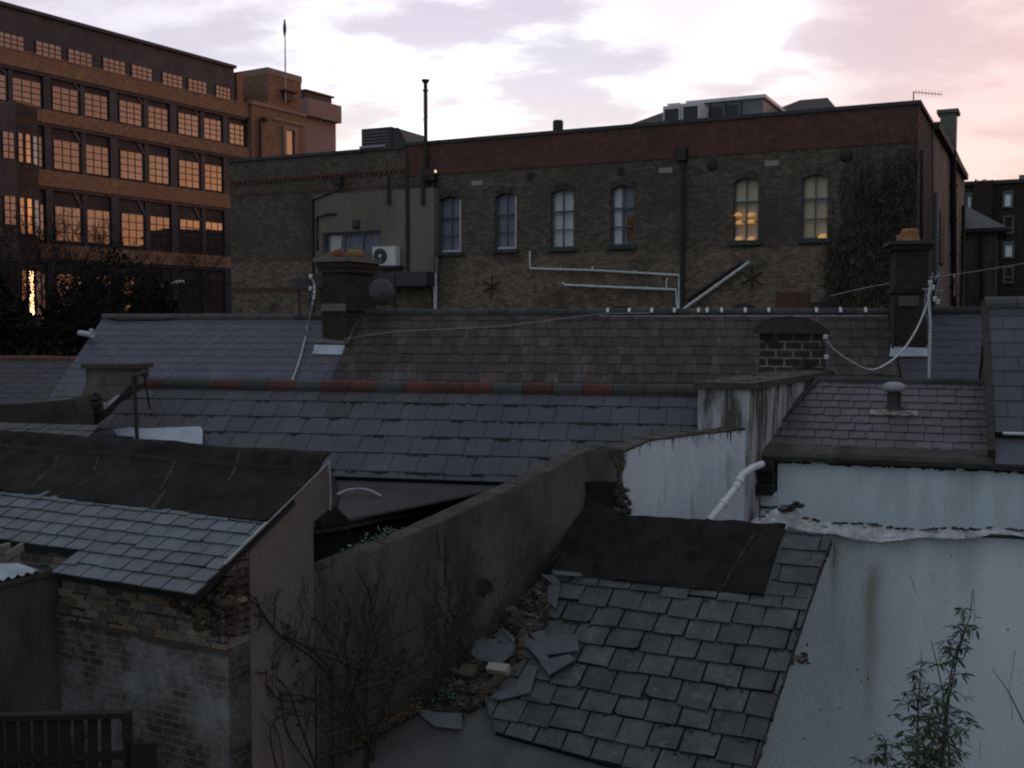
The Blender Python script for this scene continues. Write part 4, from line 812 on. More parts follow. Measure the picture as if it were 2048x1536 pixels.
# wide brick chimney with rounded mortar top
k3 = at(1645, 750, 19); K3 = Fr(k3, 20); w3 = -K3.st(1519, 700)[0]
t = thing('chimney_stack', (k3.x, k3.y, HC - 3), 'wide dark brick chimney with pale joints and a rounded mortar top', 'chimney')
zc3 = K3.st(1600, 664)[1]; m = MB(); m.box(K3, -w3, 0, HC - 3, zc3, -.6, 0); m.build('stack', M['chimney_brick_pale'], t)
m = MB(); zt3 = K3.st(1580, 634)[1]; sa, sb = K3.st(1508, 655)[0], K3.st(1654, 655)[0]
prof = [(sa, zc3 - .03), (sb, zc3 - .03), (sb + .01, zc3 + .06), (sb - .12, zc3 + .16), (sb - .3, zt3 - .02), ((sa + sb) / 2, zt3 + .02), (sa + .3, zt3 - .02), (sa + .1, zc3 + .15), (sa - .01, zc3 + .06)]
m.prism([K3.p(a, z, .08) for a, z in prof], K3.N * -.76); m.build('cap', M['mortar_dark'], t)
m = MB()
for u, v in ((1651, 674), (1653, 714)): m.lathe(at(u, v, 18.9), [(.02, -.04), (.05, -.02), (.03, 0), (.05, .02), (.02, .04)], 8)
m.tube([at(1648, 676, 18.95), at(1654, 690, 18.9), at(1657, 715, 18.9), at(1654, 745, 18.9)], .016, 6, tone=.2); m.build('insulator', M['white_metal'], t)

# ================================================================== near terrace with the red patched ridge
D = Rf(at(840, 775, 17), 13, 38); DX = .365
ds = lambda u, v: D.sd(u, v)
sA, sB = ds(176, 776)[0], ds(1398, 785)[0]; dE = ds(850, 959)[1]
sK = ds(165, 800)[0]
nh = thing('slate_cottage', D.p(0, 0), 'low cottage under large grey slates with red tiles patched into its ridge', 'house')
def td():
    w = R.random(); g = R.uniform(.9, 1.1)
    return (g * .62, g * .64, g * .56) if w < .02 else (g, g, g * 1.02)
m = MB(); 
polyD = [(sA - .1, 0), (sB + .05, 0), ds(1408, 862), ds(1215, 962), (ds(1100, 959)[0], dE), (ds(255, 915)[0], dE), (sA - .9, .75)]
slates(m, D, [polyD], DX, .405, th=.012, gap=.004, jit=.008, rnd=.04, tone=td, under=.25, slip=.04); m.build('roof', M['slate_grey'], nh)
m = MB()
for k in range(150):
    r_ = R.randint(1, 6); s_ = R.uniform(sA + 1, sB) if R.random() > .35 else R.choice((ds(700, 900)[0], ds(1020, 880)[0], ds(850, 885)[0])) + R.gauss(0, .5)
    if r_ * DX > dE: continue
    for q in range(R.randint(2, 7)): m.blob(D.p(s_ + R.uniform(-.1, .1), r_ * DX + R.uniform(.0, .035), .006), R.uniform(.015, .05), R.uniform(.012, .025), R.uniform(.005, .012), R.uniform(.6, 1.5))
m.build('moss', M['moss'], nh)
def tr(i):
    u = sA + i * .46
    reds = (275, 335), (450, 775), (820, 985), (1015, 1245)
    p = D.p(u + .2, 0); px = 1024 + FPX * p.x / p.y
    red = any(a < px < b for a, b in reds) and R.random() > .22
    k_ = R.uniform(.28, .48); return (k_ * .66, k_ * .25, k_ * .20) if red else (R.uniform(.13, .19),) * 3
m = MB(); ridge(m, D, sA, sB + .05, .46, .125, tr, drop=.2); m.build('ridge_capping', M['ridge_mix'], nh)
shell(nh, D, sA + .0, sB - 1.6, dE * math.cos(D.al) , 4.0, M['stock_brick_low'], M['slate_grey'])
# left hand chimney and aerial stand
k2 = at(262, 800, 16.6); K2 = Fr(k2, 10); t = thing('chimney_stack', k2, 'small rendered chimney with a crooked mossy base at the end of the near ridge', 'chimney')
m = MB(); a = K2.st(172, 760)[0]; zt_ = K2.st(215, 737)[1]
m.box(K2, a, 0, K2.st(215, 770)[1], zt_, -.55, 0)
prs = [K2.hit(172, 768), K2.hit(262, 768), K2.hit(240, 790), K2.hit(205, 812), K2.hit(185, 835), K2.hit(150, 862), K2.hit(140, 830), K2.hit(160, 795)]
m.prism(prs, K2.N * -.5); m.build('stack', M['render_grey'], t)
m = MB(); m.box(K2, a - .05, .06, zt_, zt_ + .07, -.6, .06); m.build('cap', M['mortar'], t)
m = MB(); q = [(171, 808), (180, 800), (205, 803), (214, 806), (238, 788), (240, 792), (220, 812), (203, 824), (188, 815)]; m.prism([K2.hit(u, v, .02) for u, v in q], K2.N * .03); m.build('flashing', M['lead'], t)
m = MB()
for k in range(70):
    u = R.uniform(140, 200); v = 860 - (u - 140) * .9 + R.gauss(0, 9); m.blob(K2.hit(u, v, R.uniform(0, .08)), .09, .09, .08, R.uniform(.6, 1.3), .5)
m.build('moss', M['mortar_dark'], t)
ap = thing('aerial_mast', at(273, 892, 14.6), 'short dark aerial mast with a side arm standing in front of the small rendered chimney', 'mast')
m = MB(); m.tube([at(268, 752, 14.6), at(271, 820, 14.6), at(275, 893, 14.6)], .028, 8); m.lathe(at(268, 756, 14.6), [(.04, -.06), (.05, 0), (.04, .06)], 8); m.build('mast', M['iron'], ap)
m = MB(); m.tube([at(266, 752, 14.6), at(288, 746, 14.4)], .014, 6); m.lathe(at(289, 748, 14.4), [(.02, -.04), (.05, -.02), (.04, .04), (.02, .06)], 8); m.tube([at(289, 750, 14.4), at(293, 780, 14.5), at(300, 818, 14.8)], .012, 6); m.build('arm', M['iron'], ap)
# pale plastic sheet on the slates
m = MB(); P = []
cs = [(228, 868), (262, 864), (300, 866), (350, 864), (404, 862), (409, 868), (408, 902), (275, 905), (272, 882), (240, 880)]
m.prism([D.p(*D.sd(u, v), .10) for u, v in cs], D.H * -.03); tag(m.build('plastic_sheet', M['plastic_pale']), 'pale bluish plastic sheet lying flat on the lower slates behind the felt ridge', 'plastic sheet')
# mossy cross wall and bits left of it
m = MB(); kw = Fr(at(0, 645, 16.2), 12); kp = [(-60, 812), (60, 806), (148, 798), (160, 830), (152, 860), (100, 858), (-60, 882)]
m.prism([kw.hit(u, v) for u, v in kp[:4]] + [Vector((kw.hit(160, 830).x, kw.hit(160, 830).y, 0)), Vector((kw.hit(-60, 812).x, kw.hit(-60, 812).y, 0))], kw.N * -.35); tag(m.build('garden_wall', M['mortar_dark']), 'low mossy brown cross wall below the small rendered chimney', 'wall')
LR = Rf(at(100, 848, 15.6), 14, 16); t = thing('low_slate_roof', LR.p(0, 0), 'low dark slate lean-to just behind the felt covered ridge', 'outbuilding')
m = MB(); slates(m, LR, [[(-5, 0), (LR.sd(200, 850)[0], 0), (LR.sd(232, 880)[0], 2.2), (-5, 2.2)]], .22, .3, tone=lambda: tn(.7, .95)); m.build('roof', M['slate_rough'], t)
m = MB(); m.prism([LR.p(-4.9, .05, -.08), LR.p(1.0, .05, -.08), Vector((LR.p(1.0, .05).x, LR.p(1.0, .05).y, 0)), Vector((LR.p(-4.9, .05).x, LR.p(-4.9, .05).y, 0))], LR.Nh * 2.0 + ZV * -.001)
m = MB(); q0, q1 = LR.p(-4.9, 2.1, -.1), LR.p(.9, 2.1, -.1); m.prism([q0, q1, Vector((q1.x, q1.y, 0)), Vector((q0.x, q0.y, 0))], -LR.Nh * 1.9); m.build('wall', M['render_grey'], t)
JR = Rf(at(60, 717, 31), 8, 30); t = thing('slate_roof_house', JR.p(0, 0), 'plain dark house roof with a reddish ridge under the bare trees', 'house')
m = MB(); slates(m, JR, [[(-6, 0), (4.5, 0), (4.5, 5), (-6, 5)]], .25, .3, th=.006, gap=.002, tone=lambda: tn(.5, .62)); m.build('roof', M['slate_grey'], t)
m = MB(); ridge(m, JR, -6, 4.5, .45, .11, lambda i: (R.uniform(.3, .45), .16, .12)); m.build('ridge_capping', M['ridge_mix'], t)
shell(t, JR, -5.9, 4.4, 4.3, 4, M['stock_brick_low'], M['slate_grey'])
# flat felt roof behind the party wall
ZF = HC - 2.26
def hz(u, v, z=ZF):
    d = ray(u, v); return Vector((0, 0, HC)) + d * ((z - HC) / d.z)
fr_ = thing('flat_roof_extension', hz(800, 1000) * 1.0, 'sagging grey felt flat roof extension behind the sloping grey wall', 'outbuilding')
pp = [hz(560, 1062), hz(640, 1051), hz(690, 1043), hz(900, 1000), hz(1075, 961), hz(1200, 936), hz(1205, 925)]
bk = [D.O + D.U * s_ + D.Nh * (dE * math.cos(D.al) - .15) for s_ in (ds(1130, 950)[0], ds(560, 950)[0] - 1)]
for p in bk: p.z = ZF
m = MB(); pl_ = pp[:5] + bk
m.prism(pl_, ZV * -.09)
m.build('felt_deck', M['felt_grey'], fr_)
m = MB(); pl2 = [p + Vector((-.05, .05, -.09)) for p in pl_]; m.prism(pl2, ZV * -(ZF - .09)); m.build('wall', M['felt'], fr_)
m = MB(); 
for i in range(4): m.tube([pp[i] + ZV * -.0, pp[i + 1] + ZV * -.0], .035, 6)
m.build('drip_edge', M['felt_grey'], fr_)
m = MB(); m.tube([hz(630, 1048), hz(655, 1030), hz(663, 1000), hz(658, 960)], .10, 8); m.build('upstand', M['felt'], fr_)
P = [hz(664, 1000) + ZV * .03, hz(690, 993) + ZV * .07, hz(715, 990) + ZV * .08, hz(740, 992) + ZV * .07, hz(762, 997) + ZV * .03]
cable(P, .018, 'pipe_grey', 'short pale hose bowed across the sagging felt flat roof', name='hose')

# ================================================================== long party wall
A_, B_ = at(619, 645, 10.82), at(1490, 645, 15.0); yw = math.degrees(math.atan2(B_.x - A_.x, B_.y - A_.y)); WF = Fr(A_, yw, True)
def wallpoly(pts, jitter=.0):
    out = [WF.hit(u, v) + ZV * R.uniform(-jitter, jitter) for u, v in pts]
    return out + [Vector((out[-1].x, out[-1].y, 0)), Vector((out[0].x, out[0].y, 0))]
def subdiv(pts, n):
    o = []
    for i in range(len(pts) - 1):
        for k in range(n): t = k / n; o.append((pts[i][0] + (pts[i + 1][0] - pts[i][0]) * t, pts[i][1] + (pts[i + 1][1] - pts[i][1]) * t))
    return o + [pts[-1]]
pw = thing('party_wall', WF.p(2, 0), 'long stained grey rendered wall with a broken sloping top, white at its far end', 'wall')
top = subdiv([(615, 1153), (700, 1119), (800, 1082), (900, 1037), (1000, 991), (1060, 964), (1130, 926), (1175, 903), (1200, 897), (1225, 896), (1243, 903)], 4)
m = MB(); m.prism(wallpoly(top, .008), WF.N * -.3); m.build('wall', M['render_grey'], pw)
m = MB()
for i in range(len(top) - 1):
    p, q = WF.hit(*top[i]), WF.hit(*top[i + 1]); h = R.uniform(.004, .016); m.prism([p - WF.N * .02 + ZV * -.03, q - WF.N * .02 + ZV * -.03, q - WF.N * .02 + ZV * h, p - WF.N * .02 + ZV * R.uniform(.004, .014)], WF.N * -.26, R.uniform(.55, 1.1))
m.build('wall_top', M['mortar'], pw)
topw = subdiv([(1246, 908), (1300, 884), (1380, 873), (1447, 866), (1500, 860)], 4)
m = MB(); m.prism(wallpoly(topw, .006), WF.N * -.3); m.build('white_section', M['white_wall'], pw)
m = MB()
for i in range(len(topw) - 1):
    p, q = WF.hit(*topw[i]), WF.hit(*topw[i + 1]); m.prism([p - WF.N * .01 + ZV * -.03, q - WF.N * .01 + ZV * -.03, q - WF.N * .01 + ZV * R.uniform(.02, .045), p - WF.N * .01 + ZV * R.uniform(.02, .045)], WF.N * -.3, R.uniform(.8, 1.2))
    for k in range(R.randint(0, 6)):
        c = p.lerp(q, R.random()); L = R.uniform(.01, .05) + (R.random() ** 4) * .16; w_ = R.uniform(.003, .016); m.prism([c + WF.N * .002, c + WF.U * w_ + WF.N * .002, c + WF.U * w_ * .4 - ZV * L + WF.N * .002], WF.N * .003, .5)
m.build('wall_top', M['mortar'], pw)
def rag(pts, j=4, n=3): return [(u + R.uniform(-j, j), v + R.uniform(-j, j)) for u, v in subdiv(pts + [pts[0]], n)[:-1]]
m = MB(); pxprism(m, WF, rag([(1172, 965), (1210, 961), (1236, 963), (1238, 985), (1243, 1012), (1250, 1035), (1170, 1045), (1172, 1000)], 3), .002, .014); m.build('exposed_brick', M['felt'], pw)  # black patch stands for the dark recess of the broken hole
m = MB()
for k in range(70):
    u = R.uniform(1172, 1262); v = R.uniform(960, 1040); 
    if (u < 1236 and R.random() < .7): continue
    m.blob(WF.hit(u if R.random() < .5 else 1240 + R.gauss(0, 5), v, .02), R.uniform(.02, .07), R.uniform(.02, .06), R.uniform(.02, .05), R.uniform(.5, 1.5), .4)
m.build('broken_edge', M['mortar'], pw)
m = MB(); pxprism(m, WF, rag([(1218, 898), (1246, 900), (1250, 925), (1240, 950), (1243, 975), (1232, 968), (1236, 935), (1222, 915)], 3), .002, .02); m.build('broken_render', M['rubble'], pw)
m = MB(); pxprism(m, WF, rag([(953, 1160), (970, 1156), (983, 1166), (988, 1180), (975, 1186), (968, 1196), (958, 1190), (955, 1175)], 2), .002, .006); m.build('hole', M['iron'], pw)
m = MB()
for pts, w_ in (([(874, 1062), (876, 1085), (879, 1105), (881, 1120)], 1.2), ([(890, 1070), (891, 1105), (890, 1140), (890, 1170)], 2.0)):
    for i in range(len(pts) - 1): (u, v), (x, y) = pts[i], pts[i + 1]; m.prism([WF.hit(u - w_, v, .002), WF.hit(u + w_, v, .002), WF.hit(x + w_, y, .002), WF.hit(x - w_, y, .002)], WF.N * .004)
m.build('crack', M['iron'], pw)
# pier / parapet between the two roofs
PF = Fr(at(1500, 645, 15), 30); pw_ = -PF.st(1396, 820)[0]; pz = PF.st(1500, 779)[1]
pr_ = thing('parapet_pier', PF.p(0, 0), 'weathered white parapet with a brown stone coping between the two slate roofs', 'parapet')
m = MB(); m.box(PF, -pw_, 0, 0, pz, -4.6, 0); m.build('wall', M['white_weathered'], pr_)
m = MB(); m.box(PF, -pw_ - .05, .05, pz, pz + .09, -4.6, .07)
for k in range(26): m.blob(PF.p(R.uniform(-pw_, 0), pz + .09, R.uniform(-4.4, .05)), .12, .12, .015, R.uniform(.7, 1.3), .4)
m.build('coping', M['mortar'], pr_)
# ================================================================== white house with the small slate roof
HR = Rf(at(1800, 764, 17.3), 20, 20)
hs = lambda u, v: HR.sd(u, v)
dH = hs(1560, 906)[1]; hA, hB = hs(1628, 766), hs(1500, 906)
wh = thing('white_house', HR.p(0, 0), 'white rendered house under a small purple grey slate roof with a mushroom vent', 'house')
M['eaves_stone'] = mat('eaves_stone', (0.075, 0.068, 0.060), (0.045, 0.042, 0.038), 3.0, rough=0.95, bump=0.5, bscale=30, stain=(0.025, 0.023, 0.02), stain_scale=2.5, stain_lo=0.5, stain_hi=0.65)
hp = [(hA[0], 0), (hA[0] + 9, 0), (hA[0] + 9, dH), (hB[0], dH)]
def tp_():
    g = R.uniform(.82, 1.15); return (g, g, g * 1.02)
m = MB(); slates(m, HR, [hp], dH / 10.0, .25, th=.014, gap=.005, jit=.008, rnd=.10, tone=tp_, under=.3, slip=.08, chip=.05, rough=.003); m.build('roof', M['slate_purple'], wh)
m = MB(); ridge(m, HR, hA[0], hA[0] + 9, .45, .09, lambda i: R.uniform(.10, .18)); m.build('ridge_capping', M['ridge_mix'], wh)
runH = dH * math.cos(HR.al)
sU = hs(1548, 930)[0]
shell(wh, HR, sU, hA[0] + 9, runH, 3.2, M['white_render'], M['slate_purple'], inset=.10)
m = MB(); ta = math.tan(HR.al)
gz = HR.O.z - runH * ta
GP = lambda s_, n, z: Vector((HR.O.x, HR.O.y, 0)) + HR.U * s_ + HR.Nh * n + ZV * z
a = hB[0] + .02
while a < hA[0] + 9:
    b = a + R.uniform(.8, 1.3); j = R.uniform(-.01, .01)
    m.prism([GP(a, runH - .30, gz + .125 + j), GP(a, runH + .06, gz + .03 + j), GP(a, runH + .09, gz - .03 + j), GP(a, runH + .05, gz - .10 + j), GP(a, runH - .14, gz - .12 + j)], HR.U * (b - a - .004), R.uniform(.75, 1.2)); a = b
m.build('eaves_course', M['eaves_stone'], wh)
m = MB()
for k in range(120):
    s_ = R.uniform(sU, hA[0] + 5); m.blob(GP(s_, runH - .10, gz - .13), R.uniform(.03, .12), .02, R.uniform(.01, .035), R.uniform(.4, 1), .4)  # irregular dark blobs in a line below the eaves course
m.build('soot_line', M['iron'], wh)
# flashing along the parapet
m = MB(); m.prism([HR.p(hA[0] + .02, 0, .02), HR.p(hA[0] + .10, 0, .02), HR.p(hB[0] + .10, dH - .05, .02), HR.p(hB[0] + .0, dH + .12, .02)], HR.H * .03); m.build('flashing', M['felt_grey'], wh)
vt = thing('mushroom_vent', HR.p(*hs(1787, 822)), 'grey capped mushroom vent on a short dark pipe through the purple slates', 'vent')
vb = HR.p(*hs(1787, 820)); m = MB(); zv = hitp(1787, 780, vb, Vector((0, 1, 0))).z
m.lathe(vb - ZV * .05, [(.17, 0), (.15, .07), (.10, .12), (.095, zv - vb.z + .05)], 16); m.build('pipe', M['iron'], vt)
m = MB(); m.lathe(Vector((vb.x, vb.y, zv)), [(.12, -.02), (.165, .0), (.17, .04), (.15, .085), (.09, .115), (.01, .125)], 18); m.build('cap', M['pipe_grey'], vt)
m = MB(); c = hs(1787, 830); m.rbox(HR, c[0] - .33, c[0] + .33, c[1] - .10, c[1] + .06, .004, .035)
for k in range(14): m.blob(HR.p(c[0] + R.uniform(-.32, .32), c[1] + R.uniform(-.1, .05), .03), .07, .05, .02, R.uniform(.6, 1.1), .3)
m.build('mortar_bed', M['stone_pale'], vt)
# dark timbers under the corner of the eaves + pale strips below
m = MB(); eb = Fr(at(1545, 645, 15.3), 20)
for (u0, v0, u1, v1, n0, n1) in ((1488, 922, 1546, 940, -.3, .15), (1484, 944, 1546, 962, -.4, .0), (1478, 966, 1546, 988, -.4, .1)):
    a, b, c, d = rect(eb, u0, v0, u1, v1); m.box(eb, a, b, c, d, n0, n1, R.uniform(.5, 1))
m.build('eaves_timber', M['wood_dark'], wh)
m = MB(); a, b, c, d = rect(eb, 1476, 988, 1548, 1060); m.box(eb, a, b, c, d, -.5, -.15); m.build('passage_wall', M['white_wall'], wh)
m = MB(); a, b, c, d = rect(eb, 1470, 1014, 1548, 1018); m.box(eb, a, b, c, d, -.15, -.10); a, b, c, d = rect(eb, 1516, 1000, 1518, 1045); m.box(eb, a, b, c, d, -.15, -.10); m.build('waste_rail', M['iron'], wh)
dp = thing('white_downpipe', at(1420, 1040, 13.6), 'white plastic downpipe slanting from the eaves corner down behind the black felt', 'downpipe')
m = MB(); q = [at(1524, 928, 14.6), at(1504, 936, 14.4), at(1484, 950, 14.2), at(1476, 968, 14.1), at(1452, 1000, 13.9), at(1418, 1042, 13.6)]; m.tube(q, .047, 12); m.build('pipe', M['pipe_white'], dp)
for k, (i, f) in enumerate(((2, .6), (3, .15), (4, .15))):
    c = q[i].lerp(q[i + 1], f); dd = (q[i + 1] - q[i]).normalized() * .035; m = MB(); m.tube([c - dd, c + dd], .058, 12); m.build('collar', M['pipe_white'], dp)
# ------------------------------------------------------------------ taller slate roof at the right edge
IR = Rf(at(1975, 606, 16.7), 20, 40); is_ = lambda u, v: IR.sd(u, v)
ir = thing('slate_gable_house', IR.p(1, 0), 'taller house roof of large pale slates cut off at the right edge', 'house')
iA = is_(1976, 612)[0]; dI = is_(2020, 866)[1]
m = MB(); slates(m, IR, [[(iA, 0), (iA + 6, 0), (iA + 6, dI), (iA + .0, dI)]], dI / 9, .36, th=.010, gap=.003, jit=.004, rnd=.05, tone=lambda: tn(.9, 1.12), under=.3); m.build('roof', M['slate_grey'], ir)
m = MB(); ridge(m, IR, iA - .05, iA + 6, .45, .13, lambda i: R.uniform(.2, .3)); m.build('ridge_capping', M['ridge_mix'], ir)
m = MB(); m.rbox(IR, iA - .09, iA - .004, -.02, dI + .35, -.12, .03); m.build('bargeboard', M['mortar_dark'], ir)
m = MB(); m.rbox(IR, iA + .1, iA + 6, dI + .0, dI + .03, -.01, .02); m.build('lead_line', M['pipe_white'], ir)
m = MB(); m.rbox(IR, iA, iA + 6, dI + .035, dI + .5, -.14, -.08); m.build('lower_panel', M['slate_blue'], ir)
shell(ir, IR, iA, iA + 6, dI * math.cos(IR.al), 3, M['mortar'], M['slate_grey'], inset=.05)
# ------------------------------------------------------------------ near white wall with lead capping
LF = Fr(at(1600, 645, 12.3), 15)
lw = thing('white_garden_wall', LF.p(1, 0), 'big stained white wall filling the right corner, under a torn lead capping', 'wall')
lz = LF.st(1900, 1072)[1]; m = MB(); l0 = LF.st(1478, 1060)[0]
m.box(LF, l0, l0 + 12, 0, lz, -.25, 0)
s1p, s2p, s3p = LF.hit(1745, 1110), LF.hit(1668, 1085), LF.hit(1930, 1085)
M['white_stained'] = mat('white_stained', (0.56, 0.66, 0.71), (0.49, 0.58, 0.625), 0.9, rough=0.9, bump=0.45, bscale=34, streak=((0.28, 0.31, 0.30), 1.3, 0.56, 0.82, 0.45), stain=(0.33, 0.37, 0.375), stain_scale=1.1, stain_lo=0.56, stain_hi=0.85, stretch=(1.3, 1.3, 0.5),
    spots=((s1p.x, 0, .07, s1p.z - 2.1, s1p.z - .05, (0.17, 0.16, 0.125), .75), (s1p.x + .02, 0, .16, s1p.z - 2.8, s1p.z + .1, (0.26, 0.27, 0.235), .5), (s2p.x, 0, .05, s2p.z - .8, s2p.z + .1, (0.15, 0.15, 0.13), .7), (s3p.x, 0, .12, s3p.z - 1.2, s3p.z + .1, (0.30, 0.31, 0.29), .4)))
m.build('wall', M['white_stained'], lw)
m = MB()
def hair(pts, w):
    pts = subdiv(pts, 5); pts = [(u + R.uniform(-1.6, 1.6), v + R.uniform(-1, 1)) for u, v in pts]
    for (u, v), (x, y) in zip(pts, pts[1:]):
        ww = w * R.uniform(.4, 1.3); p, q = LF.hit(u, v, .001), LF.hit(x, y, .001); dd = (q - p).cross(LF.N).normalized() * ww; m.prism([p - dd, p + dd, q + dd, q - dd], LF.N * .0015)
for pts, w in (([(1668, 1085), (1670, 1110), (1667, 1135)], .004), ([(1948, 1180), (1950, 1230), (1946, 1280)], .0018), ([(1820, 1150), (1835, 1190)], .0015), ([(2030, 1300), (2020, 1370), (2026, 1440)], .002), ([(1960, 1480), (1962, 1520)], .0018)): hair(pts, w)
m.build('crack', M['mortar'], lw)
m = MB()
for k in range(22):
    u, v = R.uniform(1600, 2060), R.uniform(1100, 1530); r_ = R.uniform(.003, .010); m.blob(LF.hit(u, v, .002), r_, r_ * .5, r_ * R.uniform(.8, 2.2), R.uniform(.5, 1.6), .4)
o_ = m.build('pock_mark', M['mortar'], lw); o_['kind'] = 'stuff'
m = MB()
tp = [(1500, 1046), (1510, 1036), (1530, 1032), (1545, 1016), (1575, 1010), (1590, 1013), (1604, 1034), (1640, 1042), (1680, 1048), (1730, 1046), (1790, 1058), (1850, 1060), (1890, 1056), (1950, 1059), (1990, 1055), (2030, 1062), (2120, 1064), (2700, 1072)]
bt = [(2700, 1088), (2120, 1077), (2060, 1075), (2030, 1070), (1990, 1066), (1950, 1077), (1900, 1078), (1850, 1074), (1810, 1079), (1760, 1084), (1710, 1080), (1670, 1068), (1640, 1067), (1590, 1062), (1550, 1055), (1500, 1053)]
def strip(u, arr):
    arr = sorted(arr)
    for (a, b), (c, d) in zip(arr, arr[1:]):
        if a <= u <= c: return b + (d - b) * (u - a) / (c - a)
    return arr[0][1]
us2 = [1502 + i * 7 for i in range(165)]
rows_ = 6; grid = []
for u in us2:
    v0, v1 = strip(u, tp), strip(u, bt); col = []
    for k in range(rows_ + 1):
        f = k / rows_; v = v0 + (v1 - v0) * f + R.uniform(-1.0, 1.0)
        o = (.02 + .13 * f) + R.uniform(-.012, .012) + (.02 * math.sin(u * .05) * f)
        col.append(LF.hit(u, v, o))
    grid.append(col)
for i in range(len(grid) - 1):
    for k in range(rows_):
        nz_ = NZ.noise(Vector((i * .22, k * .5, 3))); t_ = .45 if nz_ > .38 else 1.0 + .35 * NZ.noise(Vector((i * .5, k * .9, 9)))
        m.face([grid[i][k + 1], grid[i + 1][k + 1], grid[i + 1][k], grid[i][k]], t_, True)
for i in range(len(grid) - 1):
    m.face([grid[i][rows_], grid[i][rows_] - LF.N * .14 - ZV * .01, grid[i + 1][rows_] - LF.N * .14 - ZV * .01, grid[i + 1][rows_]], .3)
    m.face([grid[i][0], grid[i + 1][0], grid[i + 1][0] - LF.N * .3 - ZV * .05, grid[i][0] - LF.N * .3 - ZV * .05], .5)
m.build('lead_capping', M['lead'], lw)
m = MB()
for i in range(0, len(grid) - 1):
    if R.random() < .62: m.blob(grid[i][0] + ZV * R.uniform(-.005, .012), R.uniform(.02, .05), .02, R.uniform(.004, .014), R.uniform(.4, 1), .5)
for u, v in ((1585, 1012), (1592, 1008), (1598, 1012), (1580, 1018), (1565, 1020)): m.blob(LF.hit(u, v, .06), .05, .04, .025, .8, .5)
m.build('torn_edge', M['mortar_dark'], lw)
m = MB(); m.box(LF, *rect(LF, 1581, 1310, 1616, 1322), -.0, .012); m.build('scar', M['stone_pale'], lw)
m = MB(); 
for k in range(16): m.blob(LF.hit(R.uniform(1578, 1618), R.choice((1308, 1322)) + R.uniform(-3, 6), .008), .02, .01, .012, R.uniform(.5, 1.2), .5)
m.build('scar_edge', M['mortar'], lw)
# rust / damp run
def inside(p, poly):
    c = False; j = len(poly) - 1
    for i in range(len(poly)):
        if (poly[i][1] > p[1]) != (poly[j][1] > p[1]) and p[0] < (poly[j][0] - poly[i][0]) * (p[1] - poly[i][1]) / (poly[j][1] - poly[i][1]) + poly[i][0]: c = not c
        j = i
    return c
# ================================================================== outhouse roof at the bottom
G = Rf(at(1180, 1031, 13.06), 27, 35); gs = lambda u, v, h=0: G.sd(u, v, h)
oh = thing('outhouse', G.p(1, 0), 'low outhouse with broken slates and a sheet of black felt under its ridge', 'outbuilding')
gA, gR = gs(1100, 1147), gs(1621, 1200)
P1 = [gs(1103, 1147), gs(1621, 1197), gs(1485, 1604), gs(990, 1464), gs(972, 1406), gs(1012, 1318)]
P2 = [gs(1534, 1190), gs(1576, 1056), gs(1662, 1078), gs(1621, 1198)]
def tg():
    g_ = R.uniform(.72, 1.18); w = R.random(); return (g_ * .97, g_, g_ * 1.03) if w < .5 else (g_, g_, g_ * .97)
m = MB(); EX = .268
slates(m, G, [P1], EX, .345, th=.022, gap=.011, jit=.024, rnd=.11, tone=tg, under=.10, slip=.18, chip=.20, rough=.012)
m.build('roof', M['slate_rough'], oh)
mm = MB()
for k in range(110):
    r_ = R.randint(int(gs(1300, 1180)[1] / EX) , int(gs(1300, 1180)[1] / EX) + 13); s_ = R.uniform(gs(1000, 1410)[0], gs(1560, 1400)[0]); d_ = r_ * EX
    if not inside((s_, d_), P1): continue
    for q in range(R.randint(1, 5)): mm.blob(G.p(s_ + R.uniform(-.06, .06), d_ + R.uniform(-.01, .035), .008), R.uniform(.010, .035), R.uniform(.010, .022), R.uniform(.005, .010), R.uniform(.5, 1.6))
mm.build('moss', M['moss'], oh)
m = MB(); slates(m, G, [P2], EX * .9, .40, th=.018, gap=.006, jit=.02, rnd=.2, tone=tg, under=.2, chip=.2, rough=.010); m.build('verge_slates', M['slate_rough'], oh)
def sheet(mb, rf, c00, c10, c11, c01, nu, nv, hf, tone=None):
    g_ = []
    for i in range(nu + 1):
        for j in range(nv + 1):
            x, y = i / nu, j / nv
            a = [(c00[k] * (1 - x) + c10[k] * x) * (1 - y) + (c01[k] * (1 - x) + c11[k] * x) * y for k in (0, 1)]
            g_.append(rf.p(a[0], a[1], hf(a[0], a[1], x, y)))
    n = nv + 1
    for i in range(nu):
        for j in range(nv): mb.face([g_[i * n + j], g_[i * n + j + 1], g_[(i + 1) * n + j + 1], g_[(i + 1) * n + j]], 1.0 if tone is None else tone(i / nu, j / nv), True)
    for i in range(nu):
        for j in (0, nv): p, q = g_[i * n + j], g_[(i + 1) * n + j]; mb.face([p, q, q - rf.H * .03, p - rf.H * .03] if j else [q, p, p - rf.H * .03, q - rf.H * .03])
    for j in range(nv):
        for i in (0, nu): p, q = g_[i * n + j], g_[i * n + j + 1]; mb.face([q, p, p - rf.H * .03, q - rf.H * .03] if i else [p, q, q - rf.H * .03, p - rf.H * .03])
def ribbon(mb, rf, p, q, hf_, w, n=30):
    L_ = []
    for k in range(n + 1):
        t_ = k / n; a_ = p[0] + (q[0] - p[0]) * t_ + .006 * math.sin(k * .5 + p[0] * 9); d_ = p[1] + (q[1] - p[1]) * t_; ww = w * (.35 + abs(NZ.noise(Vector((k * .37, p[0] * 3, 2))))* 2.2)
        L_.append([rf.p(a_ + x, d_, hf_(a_ + x, d_, 0, 0) + .006) for x in (-ww, ww)])
    for a_, b_ in zip(L_, L_[1:]): mb.face([a_[0], b_[0], b_[1], a_[1]])
